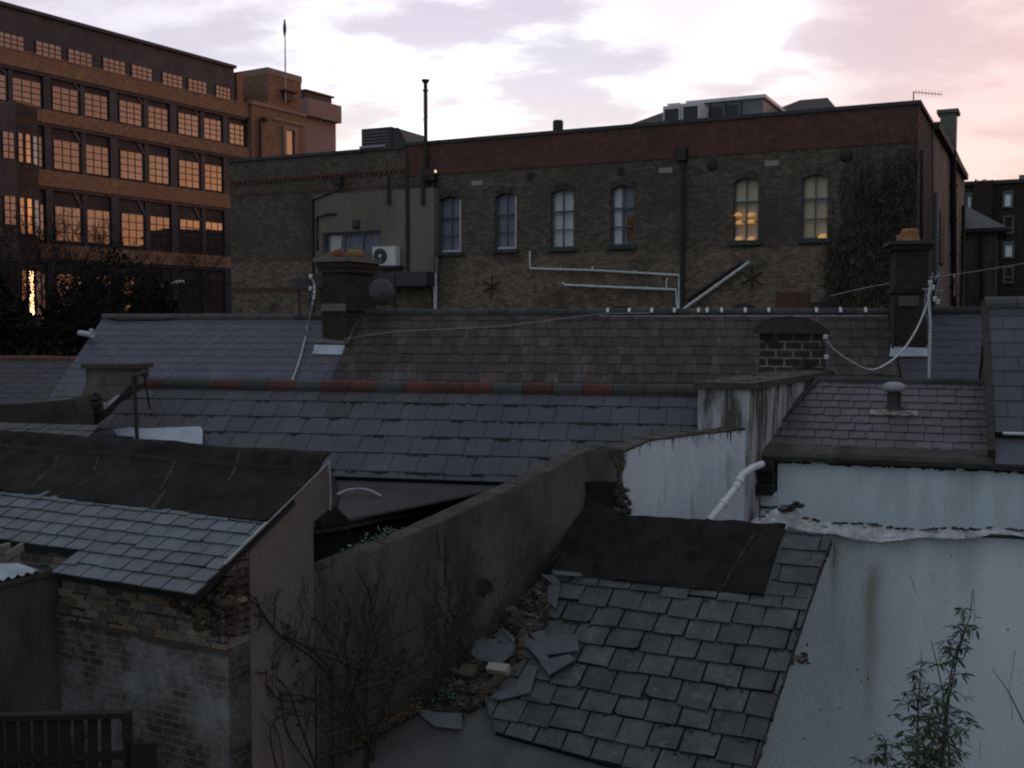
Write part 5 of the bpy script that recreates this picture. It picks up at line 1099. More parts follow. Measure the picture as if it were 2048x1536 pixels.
m = MB(); hf = lambda s_, d, x, y: .030 + .010 * abs(math.sin(s_ * 2.1 + .5 * NZ.noise(Vector((s_, d * 2, 7))))) ** 12 + .034 * NZ.noise(Vector((s_ * 3.2 + d * 1.2, d * .8, 1))) + .008 * NZ.noise(Vector((s_ * 11, d * 4, 3)))
sheet(m, G, gs(1176, 1029), gs(1572, 1052), gs(1528, 1194), gs(1098, 1150), 44, 24, hf); m.build('felt_sheet', M['felt'], oh)
m = MB()
for k in range(34):
    t_ = k / 33; p = gs(1112 + 408 * t_, 1144 + 42 * t_); m.blob(G.p(p[0], p[1], .035), .010, .010, .006, .9, .2)
for (u0, v0, u1, v1) in ((1512, 1062, 1446, 1178),):
    ribbon(m, G, gs(u0, v0), gs(u1, v1), hf, .016)
o_ = m.build('bitumen_seam', M['bitumen'], oh)
m = MB(); q = [gs(1178, 1000), gs(1252, 1030), gs(1180, 1045), gs(1090, 1148), gs(1088, 1142)]; m.prism([G.p(a, d, .03) for a, d in q], G.H * -.04)
m.build('felt_flap', M['felt'], oh)
sG0, sG1 = gs(1180, 1031)[0], gs(1572, 1052)[0]
shell(oh, G, sG0 + .1, sG1 - .55, 3.0, .25, M['render_grey'], M['felt'], inset=.1)
# lower felt covered slope
q = [gs(838, 1418, -.06), gs(975, 1405, -.06), gs(1445, 1530, -.06), gs(1600, 1800, -.06), gs(420, 1700, -.06)]
lowq = [G.p(a, d, -.06) for a, d in q]
lr = thing('felt_lean_to', Vector((lowq[0].x, lowq[0].y, lowq[4].z)), 'grey felt lean-to roof with a littered kerb at the bottom of the picture', 'outbuilding')
m = MB(); m.prism(lowq, G.H * -.06); m.build('roof', M['felt_lower'], lr)
k0, k1_ = G.p(*gs(842, 1417, -.03), -.03), G.p(*gs(470, 1625, -.03), -.03); dv = (k1_ - k0).normalized(); side = dv.cross(G.H).normalized()
m = MB(); m.prism([k0 + side * .05, k0 - side * .05, k0 - side * .05 + G.H * .06, k0 + side * .05 + G.H * .06], (k1_ - k0)); m.build('kerb', M['felt_grey'], lr)
m = MB()
for k in range(420):
    t_ = R.random(); c = k0.lerp(k1_, t_) + side * R.gauss(-.01, .03) + G.H * R.uniform(.06, .09); a = Vector((R.gauss(0, 1), R.gauss(0, 1), R.gauss(0, .3))).normalized() * R.uniform(.02, .07)
    m.tube([c - a, c + a], .004, 4, tone=R.uniform(1.0, 2.8))
o = m.build('leaf_litter', M['timber'], lr)
m = MB(); q = [gs(905, 1462, -.05), gs(925, 1452, -.05), gs(720, 1560, -.05), gs(690, 1560, -.05)]
m = MB(); q = [gs(833, 1420, -.03), gs(850, 1440, -.03), gs(872, 1456, -.03), gs(925, 1462, -.03), gs(925, 1430, -.03), gs(880, 1428, -.03)]; m.prism([G.p(a, d, .0) for a, d in q], G.H * -.02); m.build('slate_patch', M['slate_pale'], lr)
ll = [Vector((p.x, p.y, 0)) for p in lowq]
m = MB(); m.prism([p - G.H * .10 for p in lowq[:1]] + [lowq[4] - G.H * .10, ll[4], ll[0]], G.U * .15); m.build('wall', M['render_grey'], lr)
# rubble on the wall head and loose slates
m = MB(); zone = [gs(u, v) for u, v in ((1098, 1150), (1100, 1240), (1062, 1300), (1000, 1380), (930, 1424), (838, 1416), (905, 1352), (965, 1285), (1045, 1195))]
n_ = 0; b0, b1x = min(p[0] for p in zone), max(p[0] for p in zone); c0, c1x = min(p[1] for p in zone), max(p[1] for p in zone)
m.prism([G.p(a, d, -.02) for a, d in zone], G.H * -.10, .5)
while n_ < 420:
    p = (R.uniform(b0, b1x), R.uniform(c0, c1x))
    if not inside(p, zone): continue
    n_ += 1; r_ = R.uniform(.012, .055)
    m.blob(G.p(p[0], p[1], R.uniform(-.04, .03)), r_ * R.uniform(.8, 2), r_ * R.uniform(.8, 1.6), r_ * R.uniform(.5, 1), R.choice((.35, .5, .8, 1, 1.3, 1.6)), .5)
for k in range(46):
    while True:
        p = (R.uniform(b0, b1x), R.uniform(c0, c1x))
        if inside(p, zone): break
    c = G.p(p[0], p[1], R.uniform(0, .05)); a = (G.U * R.gauss(0, 1) + G.D * R.gauss(0, 1) + G.H * R.gauss(0, .3)).normalized() * R.uniform(.04, .13); m.tube([c - a, c, c + a], R.uniform(.004, .012), 5, tone=R.uniform(.7, 1.8))
o = m.build('rubble', M['rubble']); o['kind'] = 'stuff'; o['label'] = 'brick rubble, mortar and twigs spilling along the broken edge of the slates'; o['category'] = 'rubble'
def loose(pts, h, lab, tilt=.03, mt='slate_pale', tone=.72):
    m = MB(); q = [gs(u, v, h) for u, v in pts]; m.prism([G.p(a, d, h + tilt * (i % 3)) for i, (a, d) in enumerate(q)], G.H * -.014, tone); tag(m.build('loose_slate', M[mt]), lab, 'slate', 'loose slates on the outhouse edge')
loose([(942, 1300), (950, 1283), (972, 1277), (1010, 1280), (1032, 1292), (1025, 1310), (1004, 1326), (960, 1322), (946, 1312)], .10, 'large pale eight sided slate perched on the wall edge above the rubble', .008)
loose([(985, 1270), (1000, 1266), (1008, 1262), (1030, 1275), (1030, 1290), (1002, 1290)], .06, 'small broken slate tucked behind the large eight sided one')
loose([(1037, 1278), (1050, 1270), (1090, 1262), (1096, 1300), (1100, 1345), (1078, 1320)], .06, 'long narrow slate fragment standing in the rubble beside two skewed slates', .01)
loose([(1092, 1274), (1155, 1268), (1158, 1302), (1090, 1310)], .075, 'upper of two skewed slates beside the rubble', .004)
loose([(1078, 1322), (1140, 1308), (1150, 1320), (1098, 1350)], .075, 'lower skewed slate pointing down over the sound courses', .004)
loose([(1104, 1140), (1162, 1146), (1165, 1153), (1108, 1149)], .08, 'slate sliver lying against the edge of the black felt', .002, tone=.8)
loose([(1096, 1172), (1122, 1164), (1112, 1218), (1094, 1202)], .05, 'tall cracked slate at the top of the rubble under the felt', .004)
loose([(1082, 1148), (1108, 1152), (1122, 1166), (1110, 1172)], .06, 'tiny slate chip beside the corner of the black felt', .004)
loose([(1030, 1372), (1052, 1330), (1075, 1335), (1060, 1385), (1000, 1400), (975, 1395)], .055, 'wide pale slate fragment below the rubble next to the sound courses', .003)
m = MB(); m.rbox(G, gs(1000, 1345)[0] - .12, gs(1000, 1345)[0] + .12, gs(1000, 1345)[1] - .05, gs(1000, 1345)[1] + .05, .02, .10); tag(m.build('broken_brick', M['stone_pale']), 'single yellowish broken brick in the rubble below the eight sided slate', 'brick')
m = MB(); m.rbox(G, gs(940, 1352)[0] - .10, gs(940, 1352)[0] + .09, gs(940, 1352)[1] - .09, gs(940, 1352)[1] + .06, .0, .09); tag(m.build('stone', M['rubble']), 'brown stone block at the wall edge left of the yellowish brick', 'stone')
# verge mortar line on the white wall side
m = MB(); P = [G.p(*gs(u, v), .01) for u, v in subdiv([(1662, 1078), (1640, 1140), (1600, 1240), (1560, 1372), (1530, 1470), (1505, 1550)], 6)]
for i in range(len(P) - 1):
    w_ = R.uniform(.004, .028); m.prism([P[i], P[i + 1], P[i + 1] + G.U * w_, P[i] + G.U * w_ * R.uniform(.4, 1)], G.H * -.05, R.uniform(.25, 1.0))
m.build('verge_mortar', M['mortar'], oh)
# ================================================================== felt and slate outbuilding at the left
FG = Vector((at(655, 925, 11).x, 11, 0)); hr = at(655, 925, 11).z
ga = math.radians(28); GF = Fr(FG, 28, True)
# slope from the ridge to the eaves corner
pe = GF.hit(385, 1190); run = (Vector((pe.x, pe.y, 0)) - FG).length; alF = math.degrees(math.atan2(hr - pe.z, run))
FR = Rf(Vector((FG.x, FG.y, hr)), 28, alF); fs = lambda u, v, h=0: FR.sd(u, v, h)
ob = thing('outbuilding', FR.p(-2, 0) * 1.0, 'outbuilding half covered in black felt and half in pale slates, over a crumbling brick wall', 'outbuilding')
dF = run / math.cos(FR.al); d1 = fs(541, 1044)[1]; d0l = fs(20, 979)[1]; dM = fs(150, 1101)[1]; sLl = fs(112, 1140)[0]
def tf():
    g_ = R.uniform(.84, 1.14); w = R.random(); return (g_ * .93, g_ * 1.0, g_ * 1.04) if w < .7 else (g_ * .85, g_ * .88, g_ * .86)
eF = (dF - dM) / round((dF - dM) / .165)
m = MB(); off = dM % eF
class Sh:  # the same plane, with its courses counted from the lower step
    pass
FS = Rf(FR.p(0, off), 28, alF)
slates(m, FS, [[(-9, d0l - off - .05), (-2.6, d0l - off - .05), (0.02, d1 - off - .02), (.02, dM - off), (-9, dM - off)], [(sLl, dM - off), (.02, dM - off), (.02, dF - off), (sLl, dF - off)]], eF, .262, th=.014, gap=.006, jit=.010, rnd=.10, tone=tf, under=.12, slip=.06, chip=.04, rough=.005)
m.build('roof', M['slate_pale'], ob)
hfF = lambda s_, d, x, y: .030 + .07 * math.exp(-(d / .16) ** 2) + .035 * NZ.noise(Vector((s_ * 1.1, d * 2.5, 5))) + .012 * NZ.noise(Vector((s_ * 5, d * 6, 7)))
m = MB(); sheet(m, FR, (-9, -.04), (0.02, -.04), (.02, d1 + .02), (-9, d0l + .02), 90, 26, hfF, tone=lambda x, y: 1.0)
m.build('felt_sheet', M['felt'], ob)
m = MB()
for (u0, v0, u1, v1) in ((118, 905, 104, 925), (196, 912, 186, 935), (350, 915, 335, 950), (335, 950, 322, 975), (482, 905, 455, 960), (140, 900, 120, 902), (330, 975, 300, 1010), (90, 935, 60, 970)):
    ribbon(m, FR, fs(u0, v0, .06), fs(u1, v1, .06), hfF, .026)
m.build('bitumen_seam', M['bitumen'], ob)
shell(ob, FR, -9, -.30, run - .05, .4, M['felt_grey'], M['felt'], inset=.62)
# gable
def gpoly(pts): return [GF.hit(u, v) for u, v in pts]
m = MB(); g_ = gpoly([(655, 932), (661, 985), (660, 1022), (628, 1042), (625, 1150)]); s1_ = GF.st(625, 1150)[0]; s0_ = GF.st(500, 1150)[0]
vl = lambda s_: hr - abs(s_) * math.tan(FR.al) - .03
m.prism([GF.p(0, vl(0)), GF.p(.04, GF.st(658, 1022)[1]), GF.p(s1_ + .02, GF.st(626, 1045)[1]), GF.p(s1_, 0), GF.p(s0_, 0), GF.p(s0_, vl(s0_))], GF.N * -.28); m.build('rendered_gable', M['render_beige'], ob)
m = MB(); sN = GF.st(458, 1300)[0]; zt_ = GF.st(470, 1275)[1]
m.prism([GF.p(s0_ - .002, vl(s0_), -.012), GF.p(s0_ - .002, zt_, -.012), GF.p(sN, zt_, -.012), GF.p(sN, vl(sN) - .1, -.012)], GF.N * -.25); m.build('gable_brick', M['old_brick'], ob)
m = MB(); m.box(GF, sN, s0_ - .002, 0, zt_, -.3, -.012); m.build('gable_base', M['limed_brick'], ob)
m = MB(); m.rbox(FR, .0, .03, -.02, dF * .8, .0, .016); m.build('verge_flashing', M['pipe_grey'], ob)
m = MB(); m.rbox(FR, -.02, .03, dF * .3, dF, -.07, -.012); m.build('bargeboard', M['wood_dark'], ob)
m = MB(); m.tube([GF.hit(658, 928, .05), GF.hit(661, 985, .05), GF.hit(660, 1020, .05)], .012, 6); m.build('pale_edge', M['pipe_grey'], ob)
m = MB(); m.prism([GF.p(.06, GF.st(656, 1015)[1], .0), GF.p(.30, GF.st(660, 1040)[1] - .05, .0), GF.p(.32, GF.st(660, 1050)[1], .0), GF.p(-.2, GF.st(626, 1058)[1], 0), GF.p(-.2, GF.st(626, 1042)[1], 0)], GF.N * .06); m.build('felt_apron', M['felt'], ob)
# brick front wall
pc = GF.p(sN, 0, -.012); BW = Fr(pc, 28); bwl = BW.st(118, 1230)[0]
zb = BW.st(450, 1297)[1]; ze = FR.p(0, dF).z
m = MB(); m.box(BW, -9, 0, 0, zb, -.3, -.001); m.box(BW, -9, 0, zb, ze + .08, -.3, -.05)
m.build('limed_wall', M['limed_brick'], ob)
m = MB(); edge = [(BW.st(u, v)[0], BW.st(u, v)[1]) for u, v in ((128, 1192), (122, 1210), (118, 1232), (130, 1252), (165, 1262), (230, 1270), (240, 1276), (330, 1282), (400, 1290))]
poly = [(0, zb - .01)] + [(a, max(zb - .0, z)) for a, z in edge[::-1]] + [(edge[0][0] + .15, ze + .08), (0, ze + .10)]
m.prism([BW.p(a, z, .035) for a, z in poly], BW.N * -.08); m.build('brick_course', M['old_brick'], ob)
# loose irregular face bricks, proud of the wall
m = MB(); z = zb + .01; r_ = 0
while z < ze + .12:
    a = -.02 - (r_ % 2) * .11
    while a > edge[2][0] + .15:
        w_ = R.uniform(.19, .225)
        if R.random() < .82 and not (z < zb + .12 and a < -1.6 and R.random() < .7):
            o_ = R.uniform(.036, .058); t_ = R.choice(((1.1, .95, .85), (.8, .8, .8), (1.35, 1.2, 1.0), (.6, .6, .6), (1.5, 1.45, 1.4)))
            m.box(BW, a - w_ + .012, a, z + R.uniform(-.004, .004), z + .066 + R.uniform(-.006, .004), .02, o_, t_)
        a -= w_
    z += .079; r_ += 1
m.build('face_brick', mat('face_brick', (0.165, 0.142, 0.118), (0.095, 0.085, 0.075), 6.0, rough=.95, bump=.9, bscale=40, stain=(.20, .20, .19), stain_scale=5, stain_lo=.56, stain_hi=.7), ob)
m = MB(); m.box(BW, -1.05, 0.02, zb - .045, zb + .0, -.04, .05); m.box(BW, -2.0, -1.1, zb - .02, zb + .02, -.04, .045); m.build('ledge', M['mortar'], ob)
# collapsed corner
m = MB()
for k in range(190):
    s_ = R.uniform(-.62, .10); z = ze + .16 - R.random() ** .8 * .62; 
    if z < ze - .35 and s_ < -.35: continue
    c = BW.p(s_, z, R.uniform(-.06, .07)); r_ = R.uniform(.015, .065); m.blob(c, r_ * R.uniform(.8, 1.8), r_ * R.uniform(.8, 1.5), r_ * R.uniform(.5, 1), R.choice((.3, .5, .8, 1.1, 1.5, 1.9)), .5)
for k in range(34):
    c = BW.p(R.uniform(-.5, .1), ze + .1 - R.random() * .5, R.uniform(.02, .10)); a = Vector((R.gauss(0, 1), R.gauss(0, .6), R.gauss(0, .6))).normalized() * R.uniform(.03, .11); m.tube([c - a, c + Vector((0, 0, .02)), c + a], R.uniform(.003, .010), 5, tone=R.uniform(1, 2.6))
m.build('collapsed_corner', M['rubble'], ob)
# yard wall running towards us on the left
YO = BW.p(bwl, 0, 0); YW = Fr(YO, 28, True); zy = YW.st(100, 1150)[1]
m = MB(); m.box(YW, -6, .3, 0, zy, -.25, .0); m.box(YW, -6, .3, zy, zy + .05, -.28, .03, .8)
t = m.build('yard_wall', M['render_grey']); tag(t, 'dark rendered yard wall at the left edge meeting the crumbling brick wall', 'wall')
m = MB(); s0c, s1c = -2.2, YW.st(75, 1140)[0]
N_ = 60
for i in range(N_):
    a, b = s0c + (s1c - s0c) * i / N_, s0c + (s1c - s0c) * (i + 1) / N_; h0, h1 = .018 * math.sin(a * 60), .018 * math.sin(b * 60)
    m.face([YW.p(a, zy + .085 + h0, .05), YW.p(b, zy + .085 + h1, .05), YW.p(b, zy + .16 + h1, -.5), YW.p(a, zy + .16 + h0, -.5)]); m.face([YW.p(a, zy + .078 + h0, .05), YW.p(b, zy + .078 + h1, .05), YW.p(b, zy + .085 + h1, .05), YW.p(a, zy + .085 + h0, .05)], 1.6)  # front edge face whiter than the rest of the sheet
tag(m.build('corrugated_sheet', M['plastic_pale']), 'strip of pale corrugated plastic catching light along the yard wall top', 'plastic sheet')
m = MB(); 
for k, (u0, v0, u1, v1) in enumerate(((-20, 1112, 20, 1100), (10, 1122, 46, 1100), (-10, 1126, 40, 1124))):
    p, q = at(u0, v0, 10.2), at(u1, v1, 10.3); dd = (q - p).normalized(); sd2 = dd.cross(ZV) * .04; m.prism([p - sd2, q - sd2, q + sd2, p + sd2], ZV * .07)
tag(m.build('timber_offcut', M['concrete']), 'grey timber offcuts lying under the slates at the left edge', 'timber')
# wooden railing
RF_ = Fr(at(245, 645, 8.6), -4); zT = RF_.st(240, 1424)[1]; zB = zT - .98; zL = RF_.st(240, 1512)[1]
m = MB(); m.box(RF_, -4, .35, 0, zB, -1.0, 1.2); g = m.build('terrace', M['paving']); struct(g)
rl = thing('wooden_railing', RF_.p(-1, zB), 'dark wooden slatted railing in the bottom corner before the whitewashed bricks', 'railing')
m = MB(); m.box(RF_, -3.2, 0, zT - .045, zT, -.06, .03); m.build('top_rail', M['wood_dark'], rl)
m = MB(); m.box(RF_, -3.2, -.05, zL - .03, zL + .03, -.045, .015); m.build('lower_rail', M['wood_dark'], rl)
for s_ in (0.0, -1.5, -3.1):
    m = MB(); m.box(RF_, s_ - .06, s_, zB, zT - .046 if s_ else zT - .046, -.06, .02); m.build('post', M['wood_dark'], rl)
k = -.16
while k > -3.0:
    if abs(k + 1.53) > .07: m = MB(); m.box(RF_, k - .072, k, zB + .04, zT - .047, -.03, -.005); m.build('slat', M['wood_dark'], rl)
    k -= .105
m = MB(); m.box(RF_, -.03, .20, zB, zL + .1, -.02, .02); m.build('side_board', M['wood_dark'], rl)

# ================================================================== street lamp
sp = at(326, 640, 60); t = thing('street_lamp', (sp.x, sp.y, 0), 'slim street lamp with a pale head in front of the dark office ground floor', 'street lamp')
m = MB(); p = at(324, 575, 60); m.tube([(sp.x, sp.y, 0), (sp.x, sp.y, HC - 1), p, at(328, 569, 60), at(350, 565.5, 60)], .10, 8); m.build('pole', M['pipe_grey'], t)
m = MB(); a, b = at(349, 566, 60), at(368, 563, 60); m.tube([a, a.lerp(b, .3), a.lerp(b, .75), b], .13, 8, .07); m.build('head', M['white_metal'], t)

# ================================================================== bare trees and dark growth
def grow(mb, p, d, L, r, dep, rng, spread=.55, up=.12, segs=3, tips=None, nb=(2, 3), minr=.004, wob=.18, shrink=(.62, .82)):
    P = [Vector(p)]; dd = Vector(d).normalized()
    for i in range(segs):
        dd = (dd + Vector((rng.gauss(0, wob), rng.gauss(0, wob), rng.gauss(0, wob) + up * .4))).normalized(); P.append(P[-1] + dd * L / segs)
    r1 = max(r * .62, minr); mb.tube(P, r, 5 if r > .05 else 3, r1, cap=False)
    if tips is not None and dep <= 1: tips.append((P[-1], dd))
    if dep <= 0: return
    for k in range(rng.randint(*nb)):
        ax = Vector((rng.gauss(0, 1), rng.gauss(0, 1), rng.gauss(0, 1))); ax = (ax - dd * ax.dot(dd)).normalized()
        nd_ = (dd + ax * rng.uniform(.4, 1.1) * spread * 1.6 + ZV * up).normalized()
        i = rng.choice((segs, segs, max(1, segs - 1)))
        grow(mb, P[i], nd_, L * rng.uniform(*shrink), r1 * rng.uniform(.55, .8), dep - 1, rng, spread, up, segs, tips, nb, minr, wob, shrink)
tr_spec = [  # u at base, distance, height px row of the top, label
    (70, 50, 392, 'spreading bare tree nearest the picture edge, its twigs over the orange glow', 1, .6),
    (170, 54, 405, 'bare tree with fine twigs in front of the second office bay', 2, .55),
    (262, 52, 455, 'smaller bare tree standing between the dense dark trees and the street lamp', 3, .5),
    (12, 46, 430, 'leaning bare tree cut by the picture edge left of the orange glow', 4, .6)]
for (u, y, vt_, lab, sd3, spd) in tr_spec:
    b = at(u, 645, y); top_ = at(u, vt_, y).z; rng = random.Random(sd3 * 31); Ht = top_
    t = thing('bare_tree', (b.x, b.y, 0), lab, 'tree', 'bare trees in front of the office block')
    m = MB(); m.tube([(b.x, b.y, 0), (b.x + .1, b.y, Ht * .18), (b.x - .05, b.y + .1, Ht * .36)], .26, 8, .17); m.build('trunk', M['bark'], t)
    m = MB(); root = Vector((b.x - .05, b.y + .1, Ht * .35))
    for k in range(5):
        an = k * 2.4 + sd3; grow(m, root - ZV * rng.uniform(0, 1), Vector((math.cos(an) * .8, math.sin(an) * .6, 1.05)), Ht * .20, .12, 6, rng, spd, .10, 3, None, (2, 3), .010, .16, (.68, .84))
    m.build('crown', M['bark'], t)
def leafmass(mb, c, rx, ry, rz, n, size, rng, lo=-1):
    for k in range(n):
        while True:
            q = Vector((rng.uniform(-1, 1), rng.uniform(-1, 1), rng.uniform(lo, 1)))
            if .25 < q.length < 1: break
        q = q * (1 + .22 * NZ.noise(q * 2.5 + Vector((rng.random() * .1, c[0], c[1]))))
        p = Vector(c) + Vector((q.x * rx, q.y * ry, q.z * rz)); a = Vector((rng.gauss(0, 1), rng.gauss(0, 1), rng.gauss(0, 1))).normalized() * size * rng.uniform(.5, 1.2); b = a.cross(Vector((rng.gauss(0, 1), rng.gauss(0, 1), rng.gauss(0, 1)))).normalized() * size * rng.uniform(.4, .9)
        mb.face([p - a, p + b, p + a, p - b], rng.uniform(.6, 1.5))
ev = [(235, 55, 500, 2.9, 'dense dark evergreen tree rising across the lower office windows'), (165, 52, 545, 2.1, 'dark ivy covered tree beneath the bare twigs'), (40, 48, 635, 2.4, 'dark bushy tree under the orange sun reflection'), (-35, 44, 520, 2.0, 'tall dark shrub cut off by the picture edge'), (312, 58, 555, 1.6, 'rounded dark evergreen bush just left of the street lamp')]
for i, (u, y, vt_, rx, lab) in enumerate(ev):
    b = at(u, 645, y); zt4 = at(u, vt_, y).z; rng = random.Random(50 + i); t = thing('evergreen_tree', (b.x, b.y, 0), lab, 'tree', 'dark evergreen growth below the office block')
    m = MB(); m.tube([(b.x, b.y, 0), (b.x, b.y, zt4 * .7)], .2, 7, .08); m.build('trunk', M['bark'], t)
    m = MB(); leafmass(m, (b.x, b.y, zt4 * .55), rx, rx * .8, zt4 * .47, 5200, .13, rng)
    for k in range(5): an = k * 1.26; leafmass(m, (b.x + math.cos(an) * rx * .6, b.y + math.sin(an) * rx * .4, zt4 * rng.uniform(.35, .8)), rx * .45, rx * .4, zt4 * .17, 800, .12, rng)
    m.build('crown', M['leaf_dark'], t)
m = MB(); rng = random.Random(77)
for u in range(-60, 470, 26):
    b = at(u, 645, 40 if u < 200 else 50); leafmass(m, (b.x, b.y, 2.6), 1.6, 1.3, (3.4 if u < 200 else 3.0) + rng.uniform(-.3, .4), 600, .17, rng, -.8)
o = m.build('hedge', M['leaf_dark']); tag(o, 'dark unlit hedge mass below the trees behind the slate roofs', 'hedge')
m = MB(); a, b = at(-60, 645, 39), at(200, 645, 39); m.prism([(a.x, 39, 0), (b.x, 39, 0), (b.x, 39, HC - 1.5), (a.x, 39, HC - 1.45)], (0, .3, 0)); tag(m.build('boundary_wall', M['mortar_dark']), 'low dark boundary wall at the foot of the trees', 'wall')

# ================================================================== dead creeper on the hall
cr = thing('climbing_creeper', BF.p(bs(1740), 0), 'leafless brown creeper matted over the end of the dark brick hall', 'creeper', None)
m = MB(); rng = random.Random(5)
xa, xb = bs(1655), sR - .02
for k in range(620):
    s_ = rng.uniform(xa, xb) ; z = rng.uniform(HC - 1, HC + 1.5) if rng.random() < .5 else rng.uniform(HC + .5, HC + 4); f = (s_ - xa) / (xb - xa)
    L = rng.uniform(.8, 3.2) * (.5 + .8 * f); zt5 = min(z + L, HC + rng.uniform(4.2, 6.3) if f > .15 else HC + rng.uniform(1.5, 4.2))
    if zt5 < z + .2: continue
    P = []; q = s_
    while z < zt5: P.append(BF.p(min(max(q, xa - .4), xb + .02), z, rng.uniform(.02, .09))); z += .22; q += rng.gauss(0, .06)
    if len(P) > 1: m.tube(P, rng.uniform(.010, .022), 3, .005, tone=rng.uniform(.6, 1.7), cap=False)
m.build('stem', M['vine'], cr)
m = MB()
for k in range(2700):
    f = rng.random() ** .8; s_ = xa + (xb - xa) * f + rng.gauss(0, .25); z = HC - 1 + rng.random() ** 1.5 * (3.0 + 4.3 * f * .9)
    if s_ > xb: continue
    if z > HC + 5.9: continue
    p = BF.p(s_, z, rng.uniform(.02, .16)); a = Vector((rng.gauss(0, .5), rng.gauss(0, .5), -1)).normalized() * rng.uniform(.04, .10); b = a.cross(Vector((rng.gauss(0, 1), rng.gauss(0, 1), 0))).normalized() * rng.uniform(.02, .04)
    m.face([p - a, p + b, p + a, p - b], rng.uniform(.4, 1.5))
m.build('leaves', M['vine'], cr)
# ================================================================== shrub trained against the party wall
def wpt(u, v, n): return WF.hit(u, v, n)
sh = thing('climbing_shrub', WF.p(WF.st(740, 1500)[0], 0, .3), 'leafless reddish shrub sprawling over a trellis on the grey party wall', 'shrub')
m = MB(); rng = random.Random(21)
base_pts = [(720, 1580, .5), (735, 1560, .5), (640, 1590, .6), (780, 1540, .45), (600, 1600, .7)]
def stem(pts, r, n=.35, kids=True):
    P = [wpt(u, v, n + rng.uniform(-.08, .12)) for u, v in pts]; Q = []
    for i in range(len(P) - 1):
        for k in range(4):
            t_ = k / 4; p0, p1, p2, p3 = [P[min(max(i + j, 0), len(P) - 1)] for j in (-1, 0, 1, 2)]
            Q.append(.5 * ((2 * p1) + (p2 - p0) * t_ + (2 * p0 - 5 * p1 + 4 * p2 - p3) * t_ * t_ + (3 * p1 - p0 - 3 * p2 + p3) * t_ ** 3))
    Q.append(P[-1]); m.tube(Q, r, 5, r * .35, cap=False)
    if kids:
        for i in range(3, len(Q), 2):
            if rng.random() < .9:
                d = (Q[i] - Q[i - 1]).normalized(); sd5 = WF.U * rng.choice((-1, 1)) * rng.uniform(.4, 1)
                grow(m, Q[i], (d * .7 + sd5 + ZV * .3), rng.uniform(.16, .34), r * .45, 2, rng, .5, .22, 3, None, (1, 3), .0028, .14, (.6, .9))
stems = [([(722, 1580), (735, 1480), (728, 1380), (735, 1280), (742, 1220), (737, 1175)], .024),
         ([(735, 1540), (760, 1420), (790, 1360), (800, 1330), (860, 1300), (905, 1270)], .016),
         ([(745, 1500), (700, 1420), (640, 1330), (560, 1270), (525, 1225), (512, 1195)], .020),
         ([(700, 1450), (640, 1400), (560, 1400), (510, 1330), (500, 1290)], .014),
         ([(760, 1440), (830, 1400), (870, 1380), (905, 1250), (930, 1200), (940, 1180)], .014),
         ([(730, 1400), (690, 1310), (700, 1240), (690, 1190)], .012), ([(800, 1420), (925, 1330), (915, 1270), (900, 1215), (885, 1195)], .012),
         ([(900, 1400), (925, 1320), (960, 1290), (985, 1240), (1010, 1200)], .012), ([(740, 1300), (800, 1270), (860, 1240), (900, 1228)], .010),
         ([(640, 1560), (600, 1450), (575, 1380), (545, 1350), (508, 1345)], .014), ([(735, 1330), (650, 1300), (600, 1290), (560, 1240)], .012),
         ([(560, 1560), (540, 1470), (565, 1430), (620, 1440), (680, 1500)], .010), ([(740, 1340), (845, 1330), (960, 1240)], .009),
         ([(745, 1260), (760, 1225), (800, 1210), (815, 1190)], .009), ([(690, 1480), (800, 1440), (850, 1390), (880, 1400)], .012)]
for pts, r in stems: stem(pts, r)
for pts, r in stems[:12]: stem([(u + rng.uniform(-35, 25), v + rng.uniform(-15, 25)) for u, v in pts], r * .7, .25)
m.build('stem', M['stem_red'], sh)
m = MB()
for k in range(150):
    u, v = rng.uniform(505, 1000), rng.uniform(1220, 1480); p = wpt(u, v, rng.uniform(.1, .5)); r_ = rng.uniform(.012, .028); m.blob(p, r_, r_, r_ * .6, rng.uniform(.3, .9), .4)
m.build('leaves', M['rubble'], sh)
# trellis
tl = thing('trellis', WF.p(WF.st(690, 1500)[0], 0, .12), 'dim wooden lattice trellis low on the party wall behind the shrub', 'trellis')
m = MB(); ta_, tb_ = WF.st(628, 1400)[0], WF.st(770, 1400)[0]; z1 = WF.st(700, 1330)[1]
k = ta_
while k < tb_: m.box(WF, k, k + .03, 0, z1 + R.uniform(-.02, .02), .04, .055); k += .20
z = z1 - .05
while z > 1.2: m.box(WF, ta_, tb_, z, z + .03, .056, .07); z -= .20
m.build('lattice', M['render_grey'], tl)
# leafy weeds on walls
def weed(name, label, pts, n, size, mt='leaf_green', off=.1, fr=WF):
    t = None; m = MB()
    for (u, v) in pts:
        c = fr.hit(u, v, off)
        for k in range(n):
            a = Vector((rng.gauss(0, 1), rng.gauss(0, 1), rng.uniform(-.2, 1.2))).normalized(); p = c + a * size * rng.uniform(.5, 2.2); b = a.cross(Vector((rng.gauss(0, 1), rng.gauss(0, 1), 1))).normalized() * size * rng.uniform(.25, .5); q = p + (a + ZV * -.2) * size * rng.uniform(.6, 1.2)
            m.face([p, (p + q) / 2 + b, q, (p + q) / 2 - b], rng.uniform(.5, 1.6))
            if k % 3 == 0: m.tube([c, p], .003, 3, tone=.6, cap=False)
    return tag(m.build(name, M[mt]), label, 'plant')
weed('leafy_weed', 'upper clump of green leafy weeds behind the top of the party wall', [(748, 1078), (764, 1070), (780, 1072), (738, 1088), (794, 1072), (770, 1082)], 22, .045, off=-.38)
